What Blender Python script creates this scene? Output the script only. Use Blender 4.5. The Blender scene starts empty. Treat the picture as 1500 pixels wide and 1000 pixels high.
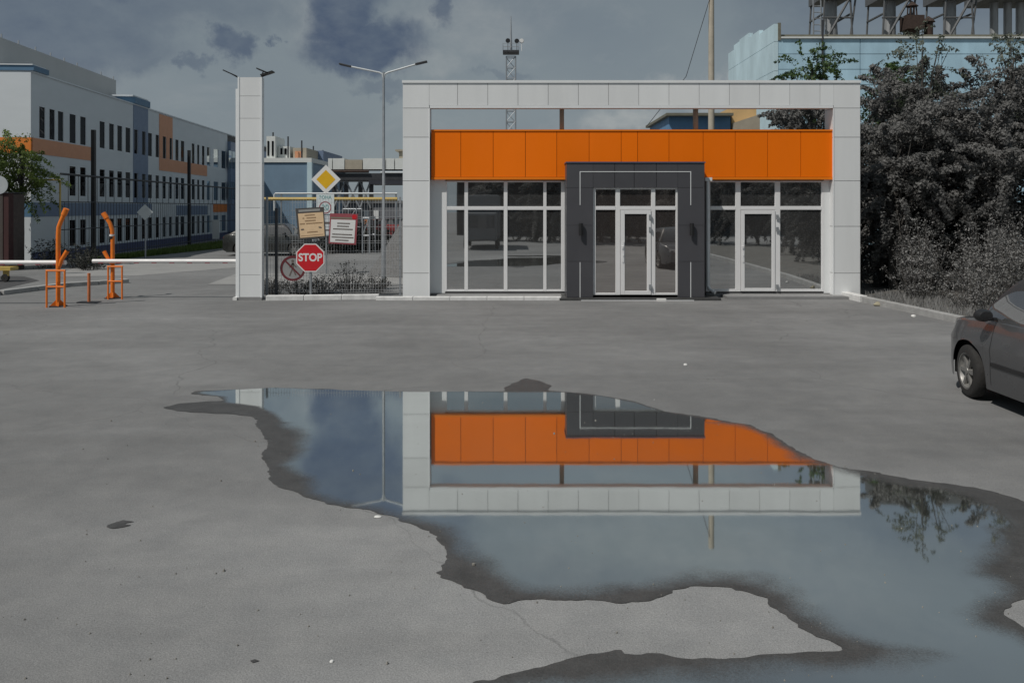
import bpy, math, random
import numpy as np
from mathutils import Vector, Matrix, noise

random.seed(7); rng = np.random.default_rng(7)
C = bpy.context.scene.collection
R = math.radians
F, H = 1160.0, 2.276            # focal length in photo pixels, eye height in metres
D = 20.0                        # facade plane

def px(x, Y=D): return (x - 750.0) * Y / F
def pz(y, Y=D): return H - (y - 304.0) * Y / F
def gnd(x, y):                   # a point of the ground seen at a photo pixel
    Y = F * H / (y - 304.0); return ((x - 750.0) * Y / F, Y)

# ------------------------------------------------------------------ materials
def nodes(name):
    m = bpy.data.materials.new(name); m.use_nodes = True
    nt = m.node_tree; nt.nodes.clear()
    out = nt.nodes.new('ShaderNodeOutputMaterial')
    return m, nt, out
def N(nt, typ, **kw):
    n = nt.nodes.new(typ)
    for k, v in kw.items():
        if k in n.inputs.keys() if hasattr(n.inputs, 'keys') else False: n.inputs[k].default_value = v
        else: setattr(n, k, v)
    return n
def math_n(nt, op, a, b=None, clamp=False):
    n = nt.nodes.new('ShaderNodeMath'); n.operation = op; n.use_clamp = clamp
    for i, v in enumerate((a, b)):
        if v is None: continue
        if isinstance(v, (int, float)): n.inputs[i].default_value = v
        else: nt.links.new(v, n.inputs[i])
    return n.outputs[0]
def maprange(nt, v, a, b, c=0.0, d=1.0, smooth=False):
    n = nt.nodes.new('ShaderNodeMapRange'); n.clamp = True
    if smooth: n.interpolation_type = 'SMOOTHSTEP'
    nt.links.new(v, n.inputs[0])
    for i, x in zip((1, 2, 3, 4), (a, b, c, d)): n.inputs[i].default_value = x
    return n.outputs[0]
def noise_n(nt, vec, scale, detail=4, rough=.55, dist=0):
    n = nt.nodes.new('ShaderNodeTexNoise')
    n.inputs['Scale'].default_value = scale; n.inputs['Detail'].default_value = detail
    n.inputs['Roughness'].default_value = rough; n.inputs['Distortion'].default_value = dist
    if vec is not None: nt.links.new(vec, n.inputs['Vector'])
    return n.outputs[0]
def mixc(nt, fac, a, b, mode='MIX'):
    n = nt.nodes.new('ShaderNodeMix'); n.data_type = 'RGBA'; n.blend_type = mode
    if isinstance(fac, (int, float)): n.inputs[0].default_value = fac
    else: nt.links.new(fac, n.inputs[0])
    for i, v in ((6, a), (7, b)):
        if isinstance(v, tuple): n.inputs[i].default_value = (*v[:3], 1)
        else: nt.links.new(v, n.inputs[i])
    return n.outputs[2]

def mat(name, col, rough=.5, metal=0.0, var=.10, scale=3.0, island=0.0, bump=0.0, bscale=40.0, spec=.5, stretch=None, coat=0.0):
    m, nt, out = nodes(name)
    p = nt.nodes.new('ShaderNodeBsdfPrincipled')
    tc = nt.nodes.new('ShaderNodeTexCoord'); vec = tc.outputs['Object']
    if stretch:
        mp = nt.nodes.new('ShaderNodeMapping'); mp.inputs['Scale'].default_value = stretch
        nt.links.new(vec, mp.inputs['Vector']); vec = mp.outputs[0]
    nz = noise_n(nt, vec, scale, 6, .6)
    val = maprange(nt, nz, .25, .75, 1 - var, 1 + var)
    if island:
        g = nt.nodes.new('ShaderNodeNewGeometry')
        iv = maprange(nt, g.outputs['Random Per Island'], 0, 1, 1 - island, 1 + island)
        val = math_n(nt, 'MULTIPLY', val, iv)
    cc = nt.nodes.new('ShaderNodeVectorMath'); cc.operation = 'SCALE'
    cc.inputs[0].default_value = col; nt.links.new(val, cc.inputs['Scale'])
    nt.links.new(cc.outputs[0], p.inputs['Base Color'])
    rr = maprange(nt, noise_n(nt, vec, scale * 2.3, 3), .3, .7, max(0, rough - .08), min(1, rough + .08))
    nt.links.new(rr, p.inputs['Roughness'])
    p.inputs['Metallic'].default_value = metal; p.inputs['Specular IOR Level'].default_value = spec
    if coat: p.inputs['Coat Weight'].default_value = coat; p.inputs['Coat Roughness'].default_value = .06
    if bump:
        b = nt.nodes.new('ShaderNodeBump'); b.inputs['Strength'].default_value = bump; b.inputs['Distance'].default_value = .02
        nt.links.new(noise_n(nt, vec, bscale, 4), b.inputs['Height']); nt.links.new(b.outputs[0], p.inputs['Normal'])
    nt.links.new(p.outputs[0], out.inputs[0])
    return m

def glass_mat(name, tint=(.85, .87, .88), base=(.085, .085, .085), fac=.66, wob=.004, fmax=1.0):
    m, nt, out = nodes(name)
    d = nt.nodes.new('ShaderNodeBsdfDiffuse'); d.inputs[0].default_value = (*base, 1)
    g = nt.nodes.new('ShaderNodeBsdfGlossy'); g.inputs[0].default_value = (*tint, 1); g.inputs['Roughness'].default_value = .015
    tc = nt.nodes.new('ShaderNodeTexCoord')
    b = nt.nodes.new('ShaderNodeBump'); b.inputs['Strength'].default_value = .25; b.inputs['Distance'].default_value = wob
    nt.links.new(noise_n(nt, tc.outputs['Object'], .9, 1), b.inputs['Height']); nt.links.new(b.outputs[0], g.inputs['Normal'])
    lw = nt.nodes.new('ShaderNodeLayerWeight'); lw.inputs[0].default_value = .5
    f = maprange(nt, lw.outputs['Facing'], 0, 1, fac, fmax)
    mx = nt.nodes.new('ShaderNodeMixShader'); nt.links.new(f, mx.inputs[0])
    nt.links.new(d.outputs[0], mx.inputs[1]); nt.links.new(g.outputs[0], mx.inputs[2]); nt.links.new(mx.outputs[0], out.inputs[0])
    return m

def leaf_mat(name, a, b, trans=.3):
    m, nt, out = nodes(name)
    g = nt.nodes.new('ShaderNodeNewGeometry')
    tc = nt.nodes.new('ShaderNodeTexCoord')
    nz = noise_n(nt, tc.outputs['Object'], .9, 3)
    f = math_n(nt, 'ADD', math_n(nt, 'MULTIPLY', g.outputs['Random Per Island'], .6), math_n(nt, 'MULTIPLY', maprange(nt, nz, .3, .7), .5), True)
    col = mixc(nt, f, a, b)
    d = nt.nodes.new('ShaderNodeBsdfDiffuse'); t = nt.nodes.new('ShaderNodeBsdfTranslucent')
    gl = nt.nodes.new('ShaderNodeBsdfGlossy'); gl.inputs['Roughness'].default_value = .45
    nt.links.new(col, d.inputs[0]); nt.links.new(col, t.inputs[0])
    m1 = nt.nodes.new('ShaderNodeMixShader'); m1.inputs[0].default_value = trans
    nt.links.new(d.outputs[0], m1.inputs[1]); nt.links.new(t.outputs[0], m1.inputs[2])
    m2 = nt.nodes.new('ShaderNodeMixShader'); m2.inputs[0].default_value = .012
    nt.links.new(m1.outputs[0], m2.inputs[1]); nt.links.new(gl.outputs[0], m2.inputs[2])
    nt.links.new(m2.outputs[0], out.inputs[0])
    return m

M = {}
M['panel'] = mat('white_cladding', (.72, .735, .74), .38, var=.05, scale=1.3, island=.04, stretch=(1.6, 1, .22), bump=.08, bscale=1.2)
M['trim'] = mat('white_trim', (.74, .76, .77), .4, var=.04)
M['joint'] = mat('dark_joint_gap', (.10, .105, .11), .8, var=.05)  # dark backing colour behind the open cladding joints
M['orange'] = mat('orange_cladding', (.88, .175, .001), .45, spec=.22, var=.05, scale=.7, island=.05, stretch=(1, 1, .4))
M['orange_trim'] = mat('orange_trim', (.80, .20, .008), .4, spec=.3, var=.04)
M['orange_joint'] = mat('orange_joint_gap', (.20, .045, .002), .7, var=.05)
M['charcoal'] = mat('charcoal_cladding', (.066, .066, .074), .42, var=.08, scale=.8, island=.05)
M['charcoal_joint'] = mat('charcoal_joint_gap', (.010, .010, .011), .7, var=.05)
M['upvc'] = mat('white_window_profile', (.74, .74, .745), .35, var=.03)
M['wallgrey'] = mat('grey_render', (.50, .51, .52), .7, var=.06, scale=2, bump=.1)
M['plinth'] = mat('grey_plinth', (.23, .23, .23), .8, var=.15, scale=5, bump=.2)
M['darktile'] = mat('dark_tile_step', (.05, .05, .05), .55, var=.35, scale=14, bump=.2)
M['roofmat'] = mat('roof_felt', (.12, .12, .12), .9)
M['glass'] = glass_mat('window_glass')
M['glass_warm'] = glass_mat('door_glass', (.86, .83, .81), (.085, .075, .072), .62)
M['black'] = mat('black_metal', (.015, .015, .016), .45, var=.2)
M['rubber'] = mat('tyre_rubber', (.022, .021, .02), .85, var=.25, scale=8, bump=.3)
M['steel'] = mat('galvanised_steel', (.36, .38, .40), .45, .6, var=.12, scale=5)
M['wire'] = mat('fence_wire', (.42, .43, .44), .5, .3, var=.1)
M['dark_steel'] = mat('dark_steel', (.05, .052, .058), .55, .3, var=.25, scale=4)
M['brown'] = mat('brown_timber_post', (.27, .235, .19), .75, var=.2, scale=4, stretch=(4, 4, .5))
M['kerbwhite'] = mat('white_kerb_paint', (.66, .66, .65), .75, var=.18, scale=6, bump=.2)
M['kerb'] = mat('concrete_kerb', (.33, .33, .325), .85, var=.22, scale=5, bump=.4)
M['post_orange'] = mat('orange_paint', (.80, .19, .012), .45, var=.12, scale=5)
M['boom'] = mat('boom_white', (.78, .77, .76), .4, var=.05)
M['red'] = mat('sign_red', (.56, .012, .02), .4, var=.04)
M['darkred'] = mat('dark_red', (.12, .016, .022), .5, var=.1)
M['sign_white'] = mat('sign_white', (.72, .72, .71), .45, var=.04)
M['sign_yellow'] = mat('sign_yellow', (.72, .42, .01), .45, var=.06)
M['sign_teal'] = mat('sign_teal_ink', (.10, .30, .30), .5)
M['tan'] = mat('tan_paper', (.72, .52, .32), .6, var=.1, scale=6)
M['ink'] = mat('grey_ink', (.12, .10, .09), .7)
M['ink_b'] = mat('brown_ink', (.28, .17, .09), .7)
M['poster_head'] = mat('poster_heading', (.07, .065, .06), .6)
M['poster_red'] = mat('poster_red', (.30, .07, .085), .55)
M['conc'] = mat('pole_concrete', (.42, .38, .31), .85, var=.12, scale=4, bump=.2)
M['bld_wall'] = mat('factory_cladding', (.60, .64, .67), .5, var=.05, scale=.5, stretch=(1, 1, 3))
M['bld_upper'] = mat('factory_upper_cladding', (.42, .43, .43), .55, var=.05, scale=.5)
M['bld_orange'] = mat('factory_orange', (.70, .21, .03), .5, var=.06)
M['bld_salmon'] = mat('factory_salmon', (.62, .29, .16), .55, var=.06)
M['bld_blue'] = mat('factory_blue', (.085, .175, .28), .5, var=.08)
M['bld_slate'] = mat('factory_slate_blue', (.155, .21, .31), .5, var=.07)
M['bld_base'] = mat('factory_navy_base', (.07, .085, .17), .6, var=.1)
M['bld_glass'] = glass_mat('factory_glass', (.4, .41, .43), (.007, .007, .008), .03, fmax=.16)
M['bld_glass_b'] = glass_mat('factory_pale_glass', (.75, .8, .82), (.12, .14, .15), .45)
M['lightblue'] = mat('pale_blue_panels', (.38, .565, .68), .7, var=.24, scale=.7, island=.06, stretch=(1, 1, .4))
M['lightblue_side'] = mat('pale_blue_gable', (.52, .67, .73), .7, var=.20, scale=.6, stretch=(1, 1, .4))
M['midblue'] = mat('blue_wall', (.165, .25, .34), .6, var=.12, scale=.6)
M['olive'] = mat('roof_edge_olive', (.16, .155, .12), .8, var=.2)
M['rust'] = mat('rusty_metal', (.045, .028, .022), .85, var=.4, scale=6)
M['flue'] = mat('flue_metal', (.30, .31, .32), .5, .3, var=.2, scale=2, stretch=(3, 3, .5))
M['flue_brace'] = mat('dull_brace_steel', (.11, .115, .12), .7, .2, var=.2)
M['gallery'] = mat('gallery_panels', (.66, .68, .66), .55, var=.05)
M['gallery_tan'] = mat('gallery_tan', (.38, .34, .27), .7, var=.12)
M['pipe_yellow'] = mat('yellow_gas_pipe', (.52, .37, .10), .5, var=.1)
M['pipe_white'] = mat('pale_pipe', (.62, .65, .66), .5, var=.1)
M['hut_tan'] = mat('tan_wall', (.62, .42, .20), .7, var=.08)
M['brick'] = mat('brown_booth', (.062, .05, .045), .8, var=.2, scale=6, bump=.3)
M['booth_red'] = mat('maroon_post', (.045, .013, .013), .7, var=.2)
M['gravel'] = mat('gravel_heap', (.13, .13, .13), .95, var=.3, scale=12, bump=1.0, bscale=25)
M['bark'] = mat('bark', (.07, .065, .06), .9, var=.3, scale=10, bump=.5)
M['car'] = mat('charcoal_car_paint', (.085, .086, .09), .32, .3, var=.05, coat=.6)
M['car_b'] = mat('dark_green_car_paint', (.035, .037, .035), .30, .3, var=.05, coat=.6)
M['car_red'] = mat('red_car_paint', (.22, .03, .03), .30, .2, var=.05, coat=.6)
M['seal'] = mat('dark_window_surround', (.03, .03, .032), .5, var=.1)
M['seam'] = mat('panel_gap', (.006, .006, .006), .8)
M['car_glass'] = glass_mat('car_glass', (.5, .5, .51), (.10, .10, .10), .06, .0)
M['rim'] = mat('alloy_rim', (.25, .245, .235), .5, .5, var=.15, scale=9)
M['tail'] = mat('tail_lamp', (.20, .01, .01), .25, var=.1)
M['lens'] = mat('headlamp_lens', (.5, .5, .5), .15, .2)
M['stone'] = mat('stone', (.22, .21, .19), .9, var=.3, scale=9, bump=.6)
M['stone_tan'] = mat('yellowish_stone', (.34, .31, .22), .9, var=.3, scale=9, bump=.6)
M['litter'] = mat('pale_litter', (.68, .68, .66), .7)
M['van'] = mat('grey_van_paint', (.16, .165, .17), .45, .1, var=.06)
LF = {}
LF['grey'] = leaf_mat('grey_leaves', (.14, .14, .137), (.225, .224, .219), .40)
LF['grey2'] = leaf_mat('ash_leaves', (.25, .25, .245), (.35, .348, .342), .42)
LF['green'] = leaf_mat('green_leaves', (.05, .085, .036), (.11, .17, .066), .38)
LF['dusk'] = leaf_mat('dull_green_leaves', (.085, .10, .074), (.17, .19, .155), .38)
LF['lime'] = leaf_mat('bright_green_leaves', (.075, .115, .03), (.17, .23, .066), .42)
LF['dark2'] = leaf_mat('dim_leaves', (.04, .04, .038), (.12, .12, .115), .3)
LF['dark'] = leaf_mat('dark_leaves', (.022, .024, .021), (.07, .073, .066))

# ------------------------------------------------------------------ helpers
ORG = {}
def props(o, label=None, cat=None, group=None, kind=None):
    if label: o['label'] = label
    if cat: o['category'] = cat
    if group: o['group'] = group
    if kind: o['kind'] = kind
    return o
def thing(name, loc, label, cat, group=None):
    o = bpy.data.objects.new(name, None); C.objects.link(o); o.location = loc; o.empty_display_size = .2
    ORG[o.name] = Vector(loc)
    return props(o, label, cat, group)

class MB:
    def __init__(s): s.v = []; s.f = []; s.m = []
    def add(s, vs, fs, mi=0):
        n = len(s.v); s.v += [tuple(v) for v in vs]; s.f += [tuple(i + n for i in f) for f in fs]; s.m += [mi] * len(fs); return s
    def box(s, x0, x1, y0, y1, z0, z1, mi=0):
        return s.add([(x0,y0,z0),(x1,y0,z0),(x1,y1,z0),(x0,y1,z0),(x0,y0,z1),(x1,y0,z1),(x1,y1,z1),(x0,y1,z1)],
                     [(0,3,2,1),(4,5,6,7),(0,1,5,4),(1,2,6,5),(2,3,7,6),(3,0,4,7)], mi)
    def obox(s, c, ax, ay, az, mi=0):      # oriented box: centre and three half axes
        c, ax, ay, az = map(Vector, (c, ax, ay, az))
        vs = [c + ax*i + ay*j + az*k for k in (-1,1) for i, j in ((-1,-1),(1,-1),(1,1),(-1,1))]
        return s.add(vs, [(0,3,2,1),(4,5,6,7),(0,1,5,4),(1,2,6,5),(2,3,7,6),(3,0,4,7)], mi)
    def tube(s, pts, r, n=10, mi=0, caps=True):
        pts = [Vector(p) for p in pts]; rs = r if isinstance(r, (list, tuple)) else [r]*len(pts)
        base = len(s.v); up = None
        for i, p in enumerate(pts):
            d = (pts[min(i+1, len(pts)-1)] - pts[max(i-1, 0)]).normalized()
            if up is None: up = Vector((0,0,1)) if abs(d.z) < .9 else Vector((0,1,0))
            a = d.cross(up).normalized(); b = a.cross(d).normalized(); up = b
            for k in range(n):
                t = 2*math.pi*k/n; s.v.append(tuple(p + (a*math.cos(t) + b*math.sin(t))*rs[i]))
        for i in range(len(pts)-1):
            for k in range(n):
                q = (k+1) % n; o = base + i*n
                s.f.append((o+k, o+k+n, o+q+n, o+q)); s.m.append(mi)
        if caps:
            s.f.append(tuple(base + k for k in range(n))); s.m.append(mi)
            s.f.append(tuple(base + (len(pts)-1)*n + k for k in reversed(range(n)))); s.m.append(mi)
        return s
    def lathe(s, prof, c, axis='z', n=24, mi=0):
        base = len(s.v); c = Vector(c)
        for (r, h) in prof:
            for k in range(n):
                t = 2*math.pi*k/n; a, b = r*math.cos(t), r*math.sin(t)
                s.v.append(tuple(c + (Vector((a,b,h)) if axis == 'z' else Vector((h,a,b)) if axis == 'x' else Vector((a,h,b)))))
        for i in range(len(prof)-1):
            for k in range(n):
                q = (k+1) % n; o = base + i*n
                s.f.append((o+k, o+q, o+q+n, o+k+n)); s.m.append(mi)
        return s
    def prism(s, poly, o, u, v, w, mi=0):   # polygon (a,b) -> o+u*a+v*b, extruded by w
        o, u, v, w = map(Vector, (o, u, v, w)); n = len(poly)
        vs = [o + u*a + v*b for a, b in poly] + [o + u*a + v*b + w for a, b in poly]
        fs = [tuple(range(n)), tuple(range(2*n-1, n-1, -1))] + [(i, i+n, (i+1) % n + n, (i+1) % n) for i in range(n)]
        return s.add(vs, fs, mi)
    def build(s, name, m, parent=None, smooth=False, bevel=0):
        me = bpy.data.meshes.new(name); o = bpy.data.objects.new(name, me); C.objects.link(o)
        org = ORG[parent.name] if parent else Vector((0,0,0))
        me.from_pydata([(v[0]-org.x, v[1]-org.y, v[2]-org.z) for v in s.v], [], s.f)
        for mm in (m if isinstance(m, (list, tuple)) else [m]): me.materials.append(mm)
        me.polygons.foreach_set('material_index', s.m)
        if smooth:
            me.polygons.foreach_set('use_smooth', [True]*len(s.f)); me.update()
            try: me.set_sharp_from_angle(angle=R(38))
            except Exception: pass
        me.validate(); me.update()
        if bevel:
            b = o.modifiers.new('edge', 'BEVEL'); b.width = bevel; b.segments = 2; b.limit_method = 'ANGLE'
        if parent: o.parent = parent
        ORG[o.name] = org
        return o

def text(name, s, size, loc, m, parent, rotz=0, align='CENTER', ext=.001, off=.012, sx=1.0):
    cu = bpy.data.curves.new(name, 'FONT'); cu.body = s; cu.size = size; cu.extrude = ext
    cu.align_x = align; cu.align_y = 'CENTER'; cu.offset = size*off
    tmp = bpy.data.objects.new(name + '_curve', cu); C.objects.link(tmp)
    dg = bpy.context.evaluated_depsgraph_get(); me = bpy.data.meshes.new_from_object(tmp.evaluated_get(dg))
    bpy.data.objects.remove(tmp); bpy.data.curves.remove(cu)
    o = bpy.data.objects.new(name, me); C.objects.link(o); me.materials.clear(); me.materials.append(m)
    o.location = Vector(loc) - ORG[parent.name]; o.rotation_euler = (R(90), 0, rotz); o.scale = (sx, 1, 1); o.parent = parent
    return o
def copy_tree(o, parent=None):
    c = o.copy(); C.objects.link(c)
    if parent: c.parent = parent
    for ch in list(o.children): copy_tree(ch, c)
    return c

# ------------------------------------------------------------------ camera, light, sky
cam = bpy.data.cameras.new('camera'); co = bpy.data.objects.new('camera', cam); C.objects.link(co)
co.location = (0, 0, H); co.rotation_euler = (R(90), 0, 0)
cam.sensor_width = 36; cam.lens = F/1500*36; cam.shift_y = -196/1500; cam.clip_end = 3000
sc = bpy.context.scene; sc.camera = co
sc.view_settings.view_transform = 'Standard'; sc.view_settings.look = 'None'; sc.view_settings.gamma = 1; sc.view_settings.use_curve_mapping = False
sc.view_settings.exposure = -0.55
sc.cycles.max_bounces = 8; sc.cycles.glossy_bounces = 5
SUN = Vector((-1.08, -1.0, 1.95)).normalized()
sl = bpy.data.lights.new('sun', 'SUN'); sl.energy = 4.2; sl.angle = R(.6); sl.color = (1, .955, .89)
so = bpy.data.objects.new('sun', sl); C.objects.link(so); so.rotation_euler = SUN.to_track_quat('Z', 'Y').to_euler(); so.location = (-20, -20, 30)

w = bpy.data.worlds.new('World'); sc.world = w; w.use_nodes = True
nt = w.node_tree; nt.nodes.clear()
wo = nt.nodes.new('ShaderNodeOutputWorld'); bg = nt.nodes.new('ShaderNodeBackground'); bg.inputs[1].default_value = .1
sky = nt.nodes.new('ShaderNodeTexSky'); sky.sky_type = 'NISHITA'; sky.sun_disc = False
sky.sun_elevation = math.asin(SUN.z); sky.sun_rotation = math.atan2(SUN.x, SUN.y); sky.dust_density = 2.0
tc = nt.nodes.new('ShaderNodeTexCoord'); dirv = tc.outputs['Generated']
mp = nt.nodes.new('ShaderNodeMapping'); mp.inputs['Scale'].default_value = (1, 1, 1.8); nt.links.new(dirv, mp.inputs[0])
big = noise_n(nt, mp.outputs[0], 3.2, 5, .55); mid = noise_n(nt, mp.outputs[0], 9, 8, .62, .4); fine = noise_n(nt, mp.outputs[0], 26, 6, .6)
sep = nt.nodes.new('ShaderNodeSeparateXYZ'); nt.links.new(dirv, sep.inputs[0])
elev = maprange(nt, sep.outputs['Z'], 0, .30)
veil = mixc(nt, elev, (3.55, 4.1, 4.35), (2.75, 3.3, 3.6))
veil = mixc(nt, maprange(nt, big, .38, .68), veil, mixc(nt, .35, veil, (1.9, 2.35, 3.0)))
veil = mixc(nt, maprange(nt, mid, .55, .78, 0, .30), veil, (4.9, 5.15, 5.2))
base = mixc(nt, .90, sky.outputs[0], veil)
# a few dark cumulus patches at fixed compass bearings; each one (photo x, photo y, half width, half height)
blobs = [(535, 70, 95, 45, 1), (500, 20, 60, 70, 1), (520, -95, 85, 95, .95), (342, 66, 34, 26, .9), (400, 62, 10, 18, .8), (285, 90, 20, 14, .6),
         (60, 45, 165, 65, .6), (120, -20, 260, 60, .5), (1330, 20, 230, 60, .35), (180, 78, 60, 26, .55), (655, 15, 22, 40, .8), (250, -170, 160, 90, .6),
         (560, 130, 46, 13, .42), (740, 108, 50, 9, .30), (1390, -70, 260, 120, .45), (900, -330, 400, 90, .35), (80, -60, 120, 60, .7), (640, -170, 60, 60, .5)]
warp = nt.nodes.new('ShaderNodeVectorMath'); warp.operation = 'SCALE'; warp.inputs['Scale'].default_value = .10
nzc = nt.nodes.new('ShaderNodeTexNoise'); nzc.inputs['Scale'].default_value = 15; nzc.inputs['Detail'].default_value = 7; nzc.inputs['Roughness'].default_value = .62
nt.links.new(dirv, nzc.inputs['Vector'])
sub = nt.nodes.new('ShaderNodeVectorMath'); sub.operation = 'SUBTRACT'; sub.inputs[1].default_value = (.5, .5, .5); nt.links.new(nzc.outputs['Color'], sub.inputs[0])
nt.links.new(sub.outputs[0], warp.inputs[0])
wd = nt.nodes.new('ShaderNodeVectorMath'); wd.operation = 'ADD'; nt.links.new(dirv, wd.inputs[0]); nt.links.new(warp.outputs[0], wd.inputs[1])
tot = None
for (bx, by, rw, rh, amp) in blobs:
    c = Vector(((bx-750)/F, 1, (304-by)/F)); L = c.length; c /= L
    s1 = nt.nodes.new('ShaderNodeVectorMath'); s1.operation = 'SUBTRACT'; s1.inputs[1].default_value = c; nt.links.new(wd.outputs[0], s1.inputs[0])
    s2 = nt.nodes.new('ShaderNodeVectorMath'); s2.operation = 'MULTIPLY'; s2.inputs[1].default_value = (F/rw, .6*F/rw, F/rh); nt.links.new(s1.outputs[0], s2.inputs[0])
    s3 = nt.nodes.new('ShaderNodeVectorMath'); s3.operation = 'LENGTH'; nt.links.new(s2.outputs[0], s3.inputs[0])
    k = maprange(nt, s3.outputs['Value'], 1.2, .55, 0, amp*.93, True)
    tot = k if tot is None else math_n(nt, 'MAXIMUM', tot, k)
lit = None
for (bx, by, rw, rh, amp) in [(925, 172, 60, 26, .75), (1050, 128, 75, 30, .7), (985, 118, 50, 20, .6), (690, 40, 120, 50, .30), (470, 30, 60, 60, .35), (640, 90, 60, 30, .35), (20, 130, 200, 60, .15), (1010, -230, 300, 90, .3)]:
    c = Vector(((bx-750)/F, 1, (304-by)/F)).normalized()
    s1 = nt.nodes.new('ShaderNodeVectorMath'); s1.operation = 'SUBTRACT'; s1.inputs[1].default_value = c; nt.links.new(wd.outputs[0], s1.inputs[0])
    s2 = nt.nodes.new('ShaderNodeVectorMath'); s2.operation = 'MULTIPLY'; s2.inputs[1].default_value = (F/rw, .6*F/rw, F/rh); nt.links.new(s1.outputs[0], s2.inputs[0])
    s3 = nt.nodes.new('ShaderNodeVectorMath'); s3.operation = 'LENGTH'; nt.links.new(s2.outputs[0], s3.inputs[0])
    k = maprange(nt, s3.outputs['Value'], 1.2, .3, 0, amp, True)
    lit = k if lit is None else math_n(nt, 'MAXIMUM', lit, k)
base = mixc(nt, math_n(nt, 'MULTIPLY', lit, maprange(nt, fine, .3, .65, .4, 1.1), True), base, (5.3, 5.6, 5.6))
dens = math_n(nt, 'MULTIPLY', tot, maprange(nt, fine, .3, .7, .75, 1.1), True)
cloud = mixc(nt, maprange(nt, mid, .35, .7), (.88, 1.28, 2.1), (1.3, 1.75, 2.5))
skyc = mixc(nt, dens, base, cloud)
nt.links.new(skyc, bg.inputs[0]); nt.links.new(bg.outputs[0], wo.inputs[0])

# ------------------------------------------------------------------ ground
def ground_material():
    m, nt, out = nodes('dusty_asphalt')
    p = nt.nodes.new('ShaderNodeBsdfPrincipled'); tc = nt.nodes.new('ShaderNodeTexCoord'); v = tc.outputs['Object']
    mp = nt.nodes.new('ShaderNodeMapping'); mp.inputs['Scale'].default_value = (.35, 1.4, 1); mp.inputs['Rotation'].default_value = (0, 0, R(8)); nt.links.new(v, mp.inputs[0])
    broad = noise_n(nt, v, .22, 6, .6, .4); streak = noise_n(nt, mp.outputs[0], .8, 7, .62, .6); mottle = noise_n(nt, v, 3.2, 6, .65)
    fine = noise_n(nt, v, 95, 3, .7)
    vo = nt.nodes.new('ShaderNodeTexVoronoi'); vo.inputs['Scale'].default_value = 160; nt.links.new(v, vo.inputs['Vector'])
    vs = nt.nodes.new('ShaderNodeTexVoronoi'); vs.inputs['Scale'].default_value = 7; nt.links.new(v, vs.inputs['Vector'])
    val = math_n(nt, 'MULTIPLY', maprange(nt, broad, .32, .68, .80, 1.17), maprange(nt, streak, .3, .7, .88, 1.10))
    val = math_n(nt, 'MULTIPLY', val, maprange(nt, mottle, .3, .7, .93, 1.06))
    val = math_n(nt, 'MULTIPLY', val, maprange(nt, fine, .32, .68, .81, 1.18))
    val = math_n(nt, 'MULTIPLY', val, maprange(nt, vo.outputs['Distance'], .0, .6, 1.16, .88))
    # dark oil spots and tar cracks
    val = math_n(nt, 'MULTIPLY', val, maprange(nt, vs.outputs['Distance'], .0, .07, .72, 1.0))
    cr = nt.nodes.new('ShaderNodeTexVoronoi'); cr.feature = 'DISTANCE_TO_EDGE'; cr.inputs['Scale'].default_value = .16
    wv = nt.nodes.new('ShaderNodeVectorMath'); wv.operation = 'ADD'; nt.links.new(v, wv.inputs[0])
    nn = nt.nodes.new('ShaderNodeTexNoise'); nn.inputs['Scale'].default_value = .8; nn.inputs['Detail'].default_value = 6; nt.links.new(v, nn.inputs['Vector']); nt.links.new(nn.outputs['Color'], wv.inputs[1])
    nt.links.new(wv.outputs[0], cr.inputs['Vector'])
    crk = math_n(nt, 'MULTIPLY', maprange(nt, cr.outputs['Distance'],   .0018, .0004, 0, .28), maprange(nt, broad, .42, .52))
    val = math_n(nt, 'MULTIPLY', val, math_n(nt, 'SUBTRACT', 1.0, crk))
    gv = nt.nodes.new('ShaderNodeVectorMath'); gv.operation = 'SUBTRACT'; gv.inputs[1].default_value = (.7, 4.9, 0); nt.links.new(v, gv.inputs[0])
    g2 = nt.nodes.new('ShaderNodeVectorMath'); g2.operation = 'MULTIPLY'; g2.inputs[1].default_value = (.30, .42, 0); nt.links.new(gv.outputs[0], g2.inputs[0])
    g3 = nt.nodes.new('ShaderNodeVectorMath'); g3.operation = 'LENGTH'; nt.links.new(g2.outputs[0], g3.inputs[0])
    silt = math_n(nt, 'ADD', g3.outputs['Value'], math_n(nt, 'MULTIPLY', math_n(nt, 'SUBTRACT', broad, .5), 1.6))
    val = math_n(nt, 'MULTIPLY', val, maprange(nt, silt, 1.6, .2, .96, 1.36, True))
    col = mixc(nt, maprange(nt, mottle, .35, .7), (.214, .216, .217), (.225, .225, .223))
    cc = nt.nodes.new('ShaderNodeVectorMath'); cc.operation = 'SCALE'; nt.links.new(col, cc.inputs[0]); nt.links.new(val, cc.inputs['Scale'])
    nt.links.new(cc.outputs[0], p.inputs['Base Color']); p.inputs['Roughness'].default_value = .88; p.inputs['Specular IOR Level'].default_value = .25
    b = nt.nodes.new('ShaderNodeBump'); b.inputs['Strength'].default_value = .6; b.inputs['Distance'].default_value = .008
    nt.links.new(math_n(nt, 'ADD', fine, math_n(nt, 'MULTIPLY', mottle, 2.0)), b.inputs['Height']); nt.links.new(b.outputs[0], p.inputs['Normal'])
    nt.links.new(p.outputs[0], out.inputs[0]); return m
g = MB().add([(-900, -300, 0), (900, -300, 0), (900, 1800, 0), (-900, 1800, 0)], [(0, 1, 2, 3)]).build('ground', ground_material())
props(g, 'broad dusty grey asphalt forecourt with scuffs', None, None, 'structure')

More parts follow.
